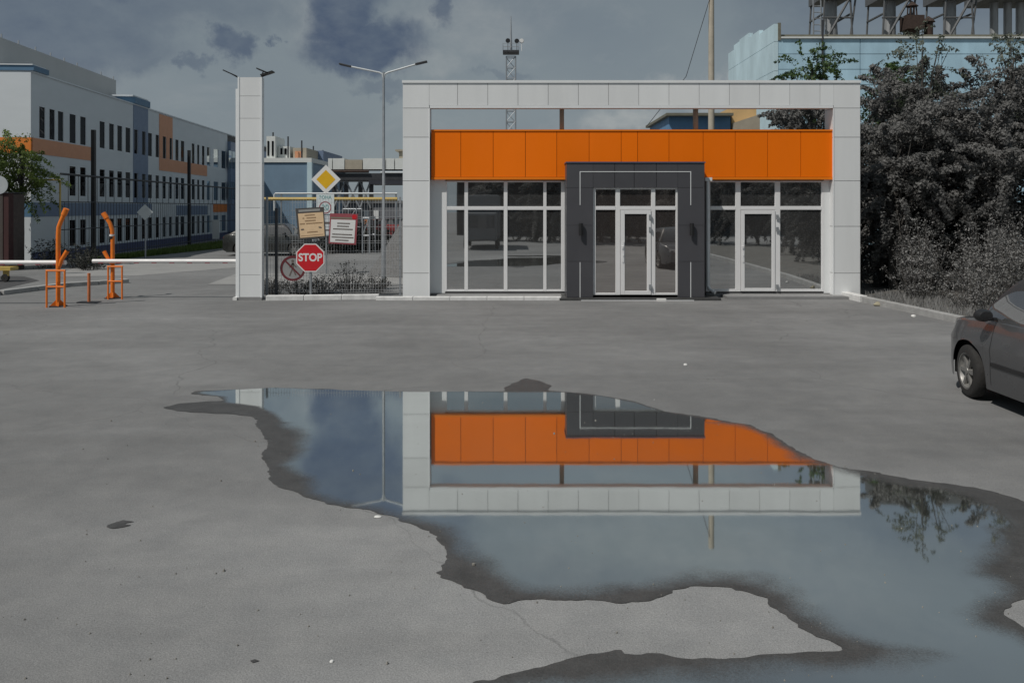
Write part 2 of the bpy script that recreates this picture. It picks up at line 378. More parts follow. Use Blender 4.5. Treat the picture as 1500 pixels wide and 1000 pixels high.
# puddle ------------------------------------------------------------
wet = [(237,597),(262,591),(330,587),(318,580),(278,577),(285,573),(340,571),(400,568),(450,569),(520,572),(600,574),(740,573),(738,568),(755,560),(770,554),(790,558),(808,565),(803,572),(830,574),(880,579),(930,588),(975,603),(1020,609),(1060,615),(1100,624),(1130,635),(1160,655),(1190,672),(1220,682),(1290,693),(1340,703),(1400,711),(1450,718),(1500,735),(1580,770),(1700,1000),(1700,1180),(560,1180),(640,1020),(700,995),(760,985),(820,972),(860,960),(900,956),(950,958),(1000,962),(1050,965),(1100,962),(1160,956),(1230,954),(1275,950),(1230,942),(1190,930),(1165,915),(1150,900),(1125,885),(1120,876),(1085,864),(1060,860),(1010,860),(985,872),(950,880),(900,882),(850,880),(790,876),(740,884),(725,878),(700,866),(665,853),(645,840),(655,820),(650,800),(640,785),(600,765),(560,754),(520,745),(480,738),(440,725),(410,713),(395,705),(390,680),(383,665),(395,650),(380,630),(370,610),(340,607),(300,605),(260,602)]
hole = [(1474,900),(1485,885),(1510,872),(1560,885),(1580,930),(1540,938),(1500,920)]
mirror = [(300,575),(345,571.5),(400,569),(600,575),(830,576),(880,582),(930,592),(975,606),(1030,614),(1080,624),(1110,636),(1135,655),(1165,669),(1190,680),(1220,688),(1260,698),(1320,708),(1380,719),(1420,731),(1450,742),(1462,765),(1472,790),(1452,800),(1436,815),(1420,840),(1452,848),(1465,855),(1435,880),(1412,900),(1425,914),(1460,924),(1500,945),(1580,975),(1680,1020),(1680,1180),(620,1180),(700,1030),(800,1012),(900,996),(1000,992),(1100,990),(1200,984),(1290,972),(1370,956),(1290,938),(1225,922),(1195,900),(1172,870),(1130,848),(1080,840),(1020,839),(960,850),(900,860),(840,862),(765,850),(722,836),(705,820),(692,800),(670,783),(630,763),(590,753),(540,745),(500,736),(462,722),(444,700),(432,680),(447,660),(442,640),(424,620),(405,605),(385,594),(340,588),(335,581)]
def sdf(P, poly):
    poly = np.array(poly); n = len(poly); d = np.full(len(P), 1e9); ins = np.zeros(len(P), bool)
    for i in range(n):
        a, b = poly[i], poly[(i+1) % n]; e = b - a; wv = P - a
        t = np.clip((wv @ e)/max(e @ e, 1e-12), 0, 1); q = wv - t[:, None]*e; d = np.minimum(d, (q*q).sum(1))
        c = ((a[1] <= P[:, 1]) != (b[1] <= P[:, 1]))
        if c.any():
            xs = a[0] + (P[:, 1]-a[1])*(e[0]/(e[1] if e[1] else 1e-12)); ins ^= c & (P[:, 0] < xs)
    return np.where(ins, 1, -1)*np.sqrt(d)      # positive inside
to_g = lambda L: [gnd(*p) for p in L]
spots = [(178, 769, .085, .055), (158, 783, .06, .03), (376, 973, .06, .04), (1040, 555, .10, .035)]
def build_puddle():
    st = .032
    xs = np.arange(-5.2, 7.6, st); ys = np.arange(2.6, 12.4, st); nx, ny = len(xs), len(ys)
    X, Y = np.meshgrid(xs, ys); P = np.stack([X.ravel(), Y.ravel()], 1)
    A = sdf(P, to_g(wet)); A = np.minimum(A, -sdf(P, to_g(hole)))
    for (sx, sy, rx, ry) in spots:
        c = gnd(sx, sy); q = np.sqrt(((P[:, 0]-c[0])/rx)**2 + ((P[:, 1]-c[1])/ry)**2)
        for i in np.nonzero(q < 3)[0]: q[i] += 1.3*noise.fractal(Vector((P[i, 0]*9, P[i, 1]*22, sx)), .8, 2.0, 4)
        A = np.maximum(A, (1-q)*min(rx, ry)*.9 - .012)
    B = sdf(P, to_g(mirror))
    close = np.abs(A) < .3
    nz = np.zeros(len(P)); nb = np.zeros(len(P))
    for i in np.nonzero(A > -.3)[0]:
        x, y = P[i]
        v = noise.fractal(Vector((x*5, y*5, 0)), 1.0, 2.0, 4) + .8*noise.noise(Vector((x*6, y*22, 7))); nb[i] = noise.fractal(Vector((x*2.2, y*2.2, 3)), .9, 2.0, 5)
        nz[i] = v
    amp = np.clip(.035*(8/np.maximum(P[:, 1], 3))**.0, .02, .05)
    Fd = A + nz*amp*np.where(P[:, 1] > 8.5, .5, 1)
    wid = np.where(P[:, 1] > 8.4, .05, .13)
    mir = np.clip((B + .07 + nb*.10*np.where(P[:, 1] > 8.4, .3, 1) + wid*.6)/(2*wid), 0, 1)
    Fg = Fd.reshape(ny, nx); mg = mir.reshape(ny, nx); Ag = A.reshape(ny, nx)
    verts = []; faces = []; att = []; cache = {}
    def corner(j, i):
        k = ('c', j, i)
        if k not in cache: cache[k] = len(verts); verts.append((xs[i], ys[j], .004)); att.append(mg[j, i])
        return cache[k]
    def edge(a, b):
        k = ('e',) + tuple(sorted((a, b)))
        if k not in cache:
            fa, fb = Fg[a], Fg[b]; t = fa/(fa-fb); cache[k] = len(verts)
            verts.append((xs[a[1]]*(1-t)+xs[b[1]]*t, ys[a[0]]*(1-t)+ys[b[0]]*t, .004)); att.append(mg[a]*(1-t)+mg[b]*t)
        return cache[k]
    for j in range(ny-1):
        row = Fg[j:j+2]
        cand = np.nonzero((row[:, :-1] > 0).any(0) | (row[:, 1:] > 0).any(0))[0]
        for i in cand:
            cs = [(j, i), (j, i+1), (j+1, i+1), (j+1, i)]; poly = []
            for q in range(4):
                a, b = cs[q], cs[(q+1) % 4]
                if Fg[a] > 0: poly.append(corner(*a))
                if (Fg[a] > 0) != (Fg[b] > 0): poly.append(edge(a, b))
            if len(poly) >= 3: faces.append(poly)
    me = bpy.data.meshes.new('water'); me.from_pydata(verts, [], faces)
    at = me.attributes.new('water_depth', 'FLOAT', 'POINT'); at.data.foreach_set('value', np.array(att, dtype=np.float32))
    me.polygons.foreach_set('use_smooth', [True]*len(faces))
    o = bpy.data.objects.new('water', me); C.objects.link(o)
    m, nt, out = nodes('shallow_rain_water')
    an = nt.nodes.new('ShaderNodeAttribute'); an.attribute_name = 'water_depth'; tc = nt.nodes.new('ShaderNodeTexCoord'); v = tc.outputs['Object']
    wetb = nt.nodes.new('ShaderNodeBsdfPrincipled'); nzw = noise_n(nt, v, 6, 6, .65); gr = noise_n(nt, v, 95, 3, .7)
    wc = nt.nodes.new('ShaderNodeVectorMath'); wc.operation = 'SCALE'; wc.inputs[0].default_value = (.064, .063, .062)
    nt.links.new(math_n(nt, 'MULTIPLY', maprange(nt, nzw, .3, .7, .8, 1.25), maprange(nt, gr, .3, .7, .8, 1.2)), wc.inputs['Scale']); nt.links.new(wc.outputs[0], wetb.inputs['Base Color'])
    wetb.inputs['Roughness'].default_value = .5; wetb.inputs['Specular IOR Level'].default_value = .35
    bp = nt.nodes.new('ShaderNodeBump'); bp.inputs['Strength'].default_value = .5; bp.inputs['Distance'].default_value = .008
    nt.links.new(math_n(nt, 'ADD', gr, math_n(nt, 'MULTIPLY', nzw, 1.5)), bp.inputs['Height']); nt.links.new(bp.outputs[0], wetb.inputs['Normal'])
    bed = nt.nodes.new('ShaderNodeBsdfDiffuse'); bed.inputs[0].default_value = (.085, .087, .078, 1)
    gl = nt.nodes.new('ShaderNodeBsdfGlossy'); gl.inputs[0].default_value = (.90, .935, .925, 1); gl.inputs['Roughness'].default_value = .028
    b2 = nt.nodes.new('ShaderNodeBump'); b2.inputs['Strength'].default_value = .018; b2.inputs['Distance'].default_value = .01
    nt.links.new(noise_n(nt, v, 2.2, 3), b2.inputs['Height']); nt.links.new(b2.outputs[0], gl.inputs['Normal'])
    lw = nt.nodes.new('ShaderNodeLayerWeight'); lw.inputs[0].default_value = .5
    fac = math_n(nt, 'MULTIPLY', maprange(nt, lw.outputs['Facing'], .38, .74, .56, .90), maprange(nt, noise_n(nt, v, .7, 5, .6, .5), .35, .65, .90, 1.0))
    mw = nt.nodes.new('ShaderNodeMixShader'); nt.links.new(fac, mw.inputs[0]); nt.links.new(bed.outputs[0], mw.inputs[1]); nt.links.new(gl.outputs[0], mw.inputs[2])
    dpt = math_n(nt, 'ADD', an.outputs['Fac'], math_n(nt, 'MULTIPLY', math_n(nt, 'SUBTRACT', gr, .5), math_n(nt, 'MULTIPLY', math_n(nt, 'MULTIPLY', an.outputs['Fac'], math_n(nt, 'SUBTRACT', 1.0, an.outputs['Fac'])), 3.0)))
    mm = nt.nodes.new('ShaderNodeMixShader'); nt.links.new(maprange(nt, dpt, .05, .95, 0, 1, True), mm.inputs[0])
    nt.links.new(wetb.outputs[0], mm.inputs[1]); nt.links.new(mw.outputs[0], mm.inputs[2]); nt.links.new(mm.outputs[0], out.inputs[0])
    me.materials.append(m)
    props(o, 'broad shallow rain puddle mirroring the gatehouse, with dark wet edges', None, None, 'structure')
build_puddle()

# pebbles and grit lying on the asphalt ---------------------------------
pb = MB()
for _ in range(520):
    Y = 3.4 + 9*random.random()**1.6; X = (random.random()-.5)*1.35*Y; r = random.uniform(.002, .0065)*(1.8 if random.random() < .05 else 1)
    c = Vector((X, Y, .002)); a = random.random()*6
    pts = [c + Vector((math.cos(a+k*1.256)*r*random.uniform(.7, 1.2), math.sin(a+k*1.256)*r*random.uniform(.7, 1.2), 0)) for k in range(5)]
    top = [c + (p-c)*.6 + Vector((0, 0, r*random.uniform(.8, 1.3))) for p in pts]
    pb.add(pts + top, [tuple(range(5, 10))] + [(k, (k+1) % 5, (k+1) % 5+5, k+5) for k in range(5)], 0 if random.random() < .985 else 1)
props(pb.build('gravel', [M['stone'], M['litter']]), 'scattered grit and pebbles on the asphalt', None, None, 'stuff')

# paved strips, verge, kerbs
def strip(name, pts, z, m, label, kind='structure'):
    return props(MB().add([(x, y, z) for x, y in pts], [tuple(range(len(pts)))]).build(name, m), label, None, None, kind)
M['lane'] = mat('pale_concrete', (.27, .268, .262), .9, var=.12, scale=1.2, bump=.2)
M['darkpatch'] = mat('fresh_asphalt', (.06, .06, .062), .9, var=.2, scale=2, bump=.2)
M['soil'] = mat('dry_soil', (.13, .125, .115), .95, var=.35, scale=3, bump=.6, bscale=12)
M['grassbase'] = mat('grass_soil', (.045, .07, .025), .95, var=.3, scale=3, bump=.5)
strip('ground', [(8.55, 20.9), (8.95, 15.2), (9.5, -6), (30, -6), (60, 60), (11, 60), (9.0, 28)], .05, M['soil'], 'bare soil verge under the shrubs')
strip('lawn', [gnd(150, 383), gnd(343, 362), gnd(343, 353), gnd(120, 385.5)], .006, M['grassbase'], 'grass verge along the long factory')
strip('road', [gnd(-200, 452), gnd(-60, 428), gnd(0, 424), gnd(58, 411), gnd(36, 405), gnd(-120, 404), gnd(-300, 410)], .004, M['darkpatch'], 'dark fresh asphalt patch behind the left kerb')
strip('road', [gnd(96, 405), gnd(200, 404), gnd(345, 392), gnd(345, 384), gnd(140, 384), gnd(90, 398)], .004, M['lane'], 'pale concrete road beyond the barrier')
strip('path', [(-9, 23.4), (-2.2, 23.4), (-2.2, 26.6), (-9.5, 27.5)], .009, M['lane'], 'pale concrete path behind the mesh fence')
def kerb(name, pts, wd, h, m, label):
    mb = MB()
    for (a, b) in zip(pts[:-1], pts[1:]):
        a, b = Vector((*a, 0)), Vector((*b, 0)); d = (b-a); L = d.length; d.normalize(); n = Vector((-d.y, d.x, 0)); k = max(1, round(L/1.0))
        for i in range(k):
            c = a + d*(L*(i+.5)/k); mb.obox(c + Vector((0, 0, h/2-.01)), d*(L/k/2-.004), n*wd/2, (0, 0, h/2+.01))
    return props(mb.build(name, m, bevel=.015), label, None, None, 'structure')
kerb('kerb', [(8.42, 20.25), (8.48, 19.1)], .20, .15, M['kerbwhite'], 'white painted kerb block at the right gate column')
kerb('kerb', [(8.49, 19.05), (8.9, 15.0), (9.4, -2)], .16, .14, M['kerb'], 'grey concrete kerb along the shrubs')
kerb('kerb', [gnd(-250, 447), gnd(0, 432), gnd(96, 420), gnd(187, 414)], .25, .12, M['kerb'], 'pale kerb beside the orange boom posts')
kerb('kerb', [(px(389, 19.4), 19.45), (px(553, 19.5), 19.75)], .16, .12, M['kerbwhite'], 'white kerb along the foot of the mesh fence')
kerb('kerb', [(px(551, 19.5), 19.52), (px(822, 19.5), 19.52)], .16, .085, M['kerbwhite'], 'white kerb along the left window wall')
pv = MB().box(px(640), px(822), 19.60, 20.28, 0, .07).box(px(1060), px(1234), 19.62, 20.28, 0, .07)
props(pv.build('pavement', M['plinth']), 'low grey apron at the foot of the window walls', None, None, 'structure')

# ------------------------------------------------------------------ gatehouse
gh = thing('gatehouse', (px(925), 20.6, 0), 'low glazed gatehouse with white portal frame, orange fascia and charcoal entrance', 'gatehouse')
GY = 20.25                                           # window plane
W0, W1, T0, T1 = px(590), px(1260), pz(118), pz(158.5)
# portal frame: dark core, cladding panels with open joints
fr = MB(); core = MB()
FY, FB = 20.0, 20.58
LI, RI = px(628.5), px(1221.5)
core.box(W0+.02, LI-.02, FY+.02, FB-.02, 0, T0-.03).box(RI+.02, W1-.02, FY+.02, FB-.02, 0, T0-.03).box(LI-.02, RI+.02, FY+.02, FY+.22, T1+.02, T0-.03)
zj = [0.03, .62, 1.80, 2.95, 4.05, pz(158.5)]
for (a, b) in ((W0, LI), (RI, W1)):
    for z0, z1 in zip(zj[:-1], zj[1:]):
        fr.box(a, b, FY, FB, z0+.006, z1-.006)
    fr.box(a, b, FY, FB, zj[-1]+.006, pz(122))
bj = [W0 if i == 0 else px(626+44.25*(i-1)) for i in range(0, 16)] ; bj = [x for x in bj if x < W1-.3] + [W1]
bj[1] = LI
for a, b in zip(bj[1:-1], bj[2:]):
    a2, b2 = max(a, LI), min(b, RI)
    if b2 - a2 > .05: fr.box(a2+.005, b2-.005, FY, FY+.24, pz(154.2), pz(122))
cap = MB().box(W0-.015, W1+.015, FY-.025, FB+.02, pz(122)+.003, T0)
pf = core.build('portal_frame', mat('pale_joint_gap', (.26, .265, .27), .8), gh); fr.build('cladding', M['panel'], pf); cap.build('coping', M['trim'], pf)
dn = MB().box(W0+.01, LI-.01, FY-.012, FY-.002, .0, .03).box(LI+.0, LI+.02, FY-.012, FY+.02, .03, T1).box(RI-.02, RI, FY-.012, FY+.02, .03, T1).box(LI+.02, RI-.02, FY-.012, FY+.24, T1-.001, pz(154.2)-.006)
dn.build('edge_trim', M['trim'], pf)
# dripped, slightly sagging flashing under the beam
# orange fascia
O0, O1, OT, OB = px(631.5, 20.1), px(1221, 20.1), pz(190, 20.1), pz(262, 20.1)
OY = 20.10
oc = MB().box(O0, O1, OY+.025, OY+.15, OB, OT-.01)
fa = oc.build('fascia', M['orange_joint'], gh)
oj = [O0] + [px(x, OY) for x in (675, 722.4, 769.6, 815.6, 863, 910, 934, 980, 1030, 1077, 1124.5, 1173)] + [O1]
op = MB()
for a, b in zip(oj[:-1], oj[1:]): op.box(a+.006, b-.006, OY, OY+.03, OB+.05, OT-.045)
op.build('orange_panel', M['orange'], fa)
MB().box(O0, O1, OY-.02, OY+.17, OT-.04, OT).build('orange_coping', M['orange_trim'], fa)
MB().box(O0, O1, OY-.015, OY+.15, OB-.02, OB+.044).build('orange_sill', M['orange_trim'], fa)
# body behind
bd = MB()
BT = OT - .08
bd.box(px(629.5), px(1222), GY+.16, GY+.20, 0, BT).box(px(629.5), px(629.5)+.04, GY+.2, 27, 0, BT).box(px(1222)-.04, px(1222), GY+.2, 27, 0, BT).box(px(629.5), px(1222), 27, 27.1, 0, BT)
bd.build('wall', M['wallgrey'], gh)
MB().box(px(629.5), px(1222), GY+.2, 27.1, BT+.003, BT+.06).build('roof', M['roofmat'], gh)
for x in (823, 1019):
    MB().box(px(x, 20.35)-.055, px(x, 20.35)+.055, 20.30, 20.42, BT+.06, T1+.25).build('roof_post', M['brown'], gh)
# wall strips at both ends of the glazing
for a, b in ((LI, px(652, GY)), (px(1207, GY), RI)): MB().box(a, b, GY, GY+.155, .09, OB-.022).build('side_panel', M['panel'], gh)
for a, b in ((LI, px(829, GY)), (px(1034, GY), RI)): MB().box(a, b, GY+.01, GY+.155, 0, .088).build('plinth', M['plinth'], gh)

def glazing(name, Y, xs_frame, ys_frame, panes, gm, parent, dep=.07):
    """xs_frame: (x0,x1,y0,y1) photo rectangles of bars; panes: rectangles"""
    fb = MB()
    for i, (x0, x1, y0, y1) in enumerate(xs_frame):
        fb.box(px(x0, Y), px(x1, Y), Y - (.0 if i % 2 else .003), Y+dep, pz(y1, Y), pz(y0, Y))
    fo = fb.build(name, M['upvc'], parent, bevel=.006)
    for (x0, x1, y0, y1) in panes:
        MB().box(px(x0, Y)-.012, px(x1, Y)+.012, Y+.03, Y+.05, pz(y1, Y)-.012, pz(y0, Y)+.012).build('pane', gm, fo)
    return fo
# left window wall
lb = [(652,654.6),(680.4,685.6),(738,743.4),(796,800.6),(822,829)]
bars = [(x0, x1, 265, 427) for x0, x1 in lb] 
gaps = list(zip([b[1] for b in lb[:-1]], [b[0] for b in lb[1:]]))
hb = []
for g0, g1 in gaps: hb += [(g0, g1, 302.3, 307.6), (g0, g1, 424, 427), (g0, g1, 264.8, 267)]
panes = []
for g0, g1 in gaps: panes += [(g0, g1, 267, 302.3), (g0, g1, 307.6, 424)]
glazing('window', GY, bars+hb, None, panes, M['glass'], gh)
# right window wall with a side door
rb = [(1034,1040.5),(1077.6,1085),(1135.5,1143),(1203.6,1207)]
bars = [(x0, x1, 265, 427) for x0, x1 in rb]; gaps = list(zip([b[1] for b in rb[:-1]], [b[0] for b in rb[1:]]))
hb = []
for g0, g1 in gaps: hb += [(g0, g1, 302, 307.4), (g0, g1, 264.8, 267)]
for g0, g1 in (gaps[0], gaps[2]): hb.append((g0, g1, 423.5, 427))
panes = [(gaps[0][0], gaps[0][1], 267, 302), (gaps[1][0], gaps[1][1], 267, 302), (gaps[2][0], gaps[2][1], 267, 302), (gaps[0][0], gaps[0][1], 307.4, 423.5), (gaps[2][0], gaps[2][1], 307.4, 423.5)]
glazing('window', GY, bars+hb, None, panes, M['glass'], gh)
def door(Y, x0, x1, y0, y1, gx0, gx1, gy0, gy1, gm, hinge_x, handle_x):
    f = Y - .025
    d = MB()
    d.box(px(x0, Y), px(gx0, Y), f, Y+.06, pz(y1, Y), pz(y0, Y)).box(px(gx1, Y), px(x1, Y), f, Y+.06, pz(y1, Y), pz(y0, Y))
    d.box(px(gx0, Y), px(gx1, Y), f+.003, Y+.06, pz(gy0, Y), pz(y0, Y)).box(px(gx0, Y), px(gx1, Y), f+.003, Y+.06, pz(y1, Y), pz(gy1, Y))
    do = d.build('door', M['upvc'], gh, bevel=.006)
    MB().box(px(gx0, Y)-.012, px(gx1, Y)+.012, Y+.005, Y+.03, pz(gy1, Y)-.012, pz(gy0, Y)+.012).build('pane', gm, do)
    for (hy) in (318, 336, 420):
        MB().box(px(hinge_x, Y)-.03, px(hinge_x, Y)+.03, f-.02, f-.002, pz(hy, Y)-.06, pz(hy, Y)+.06).tube([(px(hinge_x, Y)+.02, f-.03, pz(hy, Y)-.055), (px(hinge_x, Y)+.02, f-.03, pz(hy, Y)+.055)], .013, 8).build('hinge', M['steel'], do)
    hx = px(handle_x, Y)
    MB().box(hx-.022, hx+.022, f-.014, f-.002, pz(384, Y), pz(354, Y)).tube([(hx, f-.01, pz(361, Y)), (hx, f-.05, pz(361, Y)), (hx-.06, f-.05, pz(361, Y))], .011, 8).tube([(hx, f-.012, pz(374, Y)), (hx, f-.03, pz(374, Y))], .015, 8).build('handle', M['upvc'], do)
    return do
door(GY, 1085.6, 1135, 308, 426.5, 1090.5, 1130.4, 313.6, 422, M['glass'], 1138, 1088.5)
# downpipe
dp = MB().tube([(px(1037.5), 20.06, OB-.02), (px(1037.5), 20.06, pz(419)), (px(1040), 19.98, pz(424)), (px(1046), 19.88, pz(428))], .045, 12)
dp.box(px(1033), px(1043), 19.98, 20.10, OB-.06, OB+.03)
dp.build('downpipe', M['trim'], gh, smooth=True)
# charcoal entrance
EY, EB = 19.5, GY-.0
E0, E1, ET = px(830, EY), px(1032, EY), pz(237, EY)
A0, A1, AT = px(868.6, EY), px(993.2, EY), pz(275, EY)
EZ = .065
en = MB()
for (a, b) in ((E0, A0), (A1, E1)): en.box(a+.015, b-.015, EY+.02, EB, EZ, ET-.03)
en.box(A0-.015, A1+.015, EY+.02, EB, AT+.015, ET-.03)
et = en.build('entrance_portal', M['charcoal_joint'], gh)
ep = MB(); vj = [px(x, EY) for x in (868.6, 900.5, 929, 961.5, 993.2)]
zc = [EZ, .95, pz(330, EY), pz(275, EY), ET-.035]
for (a, b) in ((E0, A0), (A1, E1)):
    for z0, z1 in zip(zc[:-1], zc[1:]): ep.box(a, b, EY, EB-.02, z0+.004, z1-.003)
for a, b in zip(vj[:-1], vj[1:]): ep.box(a+.006, b-.006, EY, EB-.02, AT, ET-.035)
ep.build('charcoal_panel', M['charcoal'], et)
MB().box(E0-.02, E1+.02, EY-.02, EB+.02, ET-.032, ET).build('portal_coping', mat('blue_grey_coping', (.075, .085, .13), .35), et)
al = MB(); q = .008; yl = EY-.006
xl, xr, zt = px(849.7, EY), px(1011.8, EY), pz(251.6, EY)
al.box(xl-q, xr+q, yl, EY-.0005, zt-q, zt+q)
for x in (xl, xr):
    al.box(x-q, x+q, yl, EY-.0005, pz(300.5, EY), zt-q)
    MB().box(x-q, x+q, yl, EY-.0005, EZ, pz(384, EY)).build('accent_line', M['trim'], et)
al.build('accent_line', M['trim'], et)
for x in (850.5, 1012.5):
    c = px(x, EY); lampo = MB()
    lampo.tube([(c, EY-.075, pz(345, EY)), (c, EY-.075, pz(327, EY))], .05, 16).box(c-.02, c+.02, EY-.035, EY-.001, pz(339, EY), pz(333, EY))
    lampo.build('wall_lamp', M['black'], gh, smooth=True)
# entrance glazing
eb = [(868.6,872.8),(901.8,908.4),(954,960),(990,993.2)]
bars = [(x0, x1, 275, 432) for x0, x1 in eb]; gaps = list(zip([b[1] for b in eb[:-1]], [b[0] for b in eb[1:]]))
hb = []
for g0, g1 in gaps: hb += [(g0, g1, 302, 307.5), (g0, g1, 275, 277.5)]
for g0, g1 in (gaps[0], gaps[2]): hb.append((g0, g1, 429, 432))
panes = [(g0, g1, 277.5, 302) for g0, g1 in gaps] + [(gaps[0][0], gaps[0][1], 307.5, 429), (gaps[2][0], gaps[2][1], 307.5, 429)]
glazing('window', EY+.06, bars+hb, None, panes, M['glass_warm'], gh)
door(EY+.06, 909, 953.4, 308, 431.5, 915, 947.6, 313.6, 426, M['glass_warm'], 952, 912.6)
sp = MB().box(E0-.18, E1+.38, EY-.12, EY+.75, 0, .058)
sp.build('doorstep', M['darktile'], gh, bevel=.008)
MB().box(px(848), px(1008), EY-.16, EY-.122, .001, .012).build('threshold_strip', M['trim'], gh)
props(MB().box(px(962,19.3), px(975,19.3), 19.2, 19.33, 0, .06).build('paper_scrap', M['litter']), 'crumpled pale scrap lying before the entrance step', 'litter')

# ------------------------------------------------------------------ gate pillar
PY = 19.5
pl = thing('gate_pillar', (px(366, PY), PY+.1, 0), 'tall white clad gate pillar with floodlights on top, beside the barrier', 'pillar')
p0, p1, ptop = px(349, PY), px(383.2, PY), pz(113, PY)
M['joint_pale'] = mat('pale_gap', (.28, .285, .29), .8)
pc = MB().box(p0+.015, p1-.015, PY+.015, PY+.185, 0, ptop-.01).build('column', M['joint_pale'], pl)
pp = MB(); zz = [.07, .62, 1.17, 1.72, 2.27, 2.82, 3.37, 3.92, 4.47, 5.02, ptop-.004]
for z0, z1 in zip(zz[:-1], zz[1:]): pp.box(p0, p1, PY, PY+.2, z0+.004, z1-.004)
pp.build('cladding', M['panel'], pc)
MB().box(p0-.012, p0+.03, PY-.012, PY+.0, .06, ptop).box(p1-.03, p1+.012, PY-.012, PY+.0, .06, ptop).build('edge_trim', M['trim'], pc)
MB().box(px(344.5, PY), p0-.02, PY+.03, PY+.16, 0, pz(130, PY)).build('side_panel', M['trim'], pl)
MB().box(p0-.01, p1+.01, PY-.03, PY+.2, 0, .066).build('base_block', M['plinth'], pl)
MB().box(px(342, PY), p0-.015, PY-.06, PY+.15, 0, .07).build('base_kerb', M['kerbwhite'], pl)
for (x, z, sx, tilt) in ((336, 107, -1, 24), (391, 107.5, 1, -18), (385, 104, 1, 22)):
    c = Vector((px(x, PY), PY+.05, pz(z, PY))); a = R(tilt)
    u = Vector((math.cos(a), 0, -math.sin(a)))*.155; v = Vector((0, 1, 0))*.11; n = Vector((math.sin(a), 0, math.cos(a)))*.014
    fl = MB().obox(c, u, v, n).tube([c, (px(348 if sx < 0 else 380, PY), PY+.09, ptop-.01)], .014, 6)
    fl.build('floodlight', M['black'], pl)

# ------------------------------------------------------------------ barriers
def boom(name, x0, x1, y, Y, label, r=.052):
    t = thing(name, (px(x1, Y), Y, pz(y, Y)), label, 'barrier boom', 'barrier booms')
    z = pz(y, Y)
    MB().tube([(px(x0, Y), Y, z), (px(x1, Y), Y, z)], r, 14).build('arm', M['boom'], t, smooth=True)
    k = 0; x = min(x0, x1)+9
    while x < max(x0, x1)-8:
        MB().box(px(x, Y), px(x+7, Y), Y-r*.78, Y+r*.5, z-r*1.03, z-r*.62).build('red_marker', M['poster_red'], t); x += 26
    return t
boom('barrier_boom', -60, 96, 384.5, 18.36, 'white barrier boom with red marks reaching in from the left edge')
boom('barrier_boom', 136, 347, 382.5, 19.72, 'white barrier boom with red marks ending at the white gate pillar')
def rest_post(x, ybase, pts, branch, label, camb=False):
    Y = F*H/(ybase-304)
    t = thing('boom_rest_post', (px(x, Y), Y, 0), label, 'barrier post', 'orange forked boom rest posts')
    r = .048
    P = [(px(a, Y), Y, pz(b, Y)) for a, b in pts]
    MB().tube([(px(x, Y), Y, .02)] + P, r, 12).build('pole', M['post_orange'], t, smooth=True)
    B = [(px(a, Y), Y-.001, pz(b, Y)) for a, b in branch]
    MB().tube(B, [.042, .042, .05], 12).build('fork_arm', M['post_orange'], t, smooth=True)
    d = (Vector(B[-1])-Vector(B[-2])).normalized()
    MB().tube([Vector(B[-1])+d*.002, Vector(B[-1])+d*.035], .052, 12).build('rubber_end', M['black'], t)
    d2 = (Vector(P[-1])-Vector(P[-2])).normalized()
    MB().tube([Vector(P[-1])-d2*.14, Vector(P[-1])+d2*.02], .062, 12).build('pole_head', M['post_orange'], t)
    gs = MB()
    for k in range(4):
        a = k*math.pi/2 + .5; u = Vector((math.cos(a), math.sin(a), 0))
        gs.prism([(.04, .02), (.17, .02), (.04, .16)], Vector((px(x, Y), Y, 0)) - Vector((-u.y, u.x, 0))*.008, u, (0, 0, 1), Vector((-u.y, u.x, 0))*.016)
    gs.build('gusset', M['post_orange'], t)
    MB().lathe([(0, .0), (.19, 0), (.19, .02), (0, .02)], (px(x, Y), Y, 0), n=20).build('base_plate', M['dark_steel'], t)
    if camb:
        z = pz(346, Y); MB().lathe([(.05, -.06), (.058, -.06), (.058, -.01), (.05, -.01)], (px(x-1, Y), Y, z), n=16).build('black_band', M['black'], t)
        MB().lathe([(.05, 0), (.06, 0), (.06, .05), (.05, .05)], (px(x-1, Y), Y, z), n=16).build('white_band', M['sign_white'], t)
rest_post(85.2, 448.8, [(85.2, 345), (86, 333), (89, 325), (97, 307)], [(87, 390), (90, 381), (99, 367)], 'orange forked boom post standing nearest the left edge, leaning right')
rest_post(165, 437, [(165, 348), (164, 336), (161, 327), (152, 313)], [(165, 388), (159, 380), (152.5, 368)], 'orange forked boom post with black and white band, leaning left', True)
def rail(x0, x1, yt, ym, yb, label, dy=0):
    Y = F*H/(yb-304)
    t = thing('guard_rail', (px((x0+x1)/2, Y), Y, 0), label, 'guard rail', 'small orange guard rails')
    r = .022; zt, zm = pz(yt, Y), pz(ym, Y)
    for x in (x0, x1): MB().tube([(px(x, Y), Y, 0), (px(x, Y), Y, zt)], r, 8).build('leg', M['post_orange'], t)
    MB().tube([(px(x0-1, Y), Y, zt), (px(x1+1, Y), Y, zt)], r*1.05, 8).build('top_bar', M['post_orange'], t)
    MB().tube([(px(x0, Y), Y-.002, zm), (px(x1, Y), Y-.002, zm)], r*.9, 8).build('middle_bar', M['post_orange'], t)
rail(68.4, 94.8, 396.5, 420, 450.5, 'low orange pipe rail around the leftmost boom post')
rail(158.4, 178.8, 390.5, 412, 438.5, 'low orange pipe rail around the banded boom post')
Yb = F*H/(442.8-304)
t = thing('bollard', (px(130.3, Yb), Yb, 0), 'short orange post on a dark flat plate between the two boom posts', 'bollard')
MB().tube([(px(130.3, Yb), Yb, .02), (px(130.3, Yb), Yb, pz(400, Yb))], .034, 12).build('post', mat('faded_orange', (.55, .17, .06), .6, var=.2, scale=8), t, smooth=True)
MB().box(px(116, Yb), px(145, Yb), Yb-.12, Yb+.12, 0, .02).build('base_plate', M['dark_steel'], t)

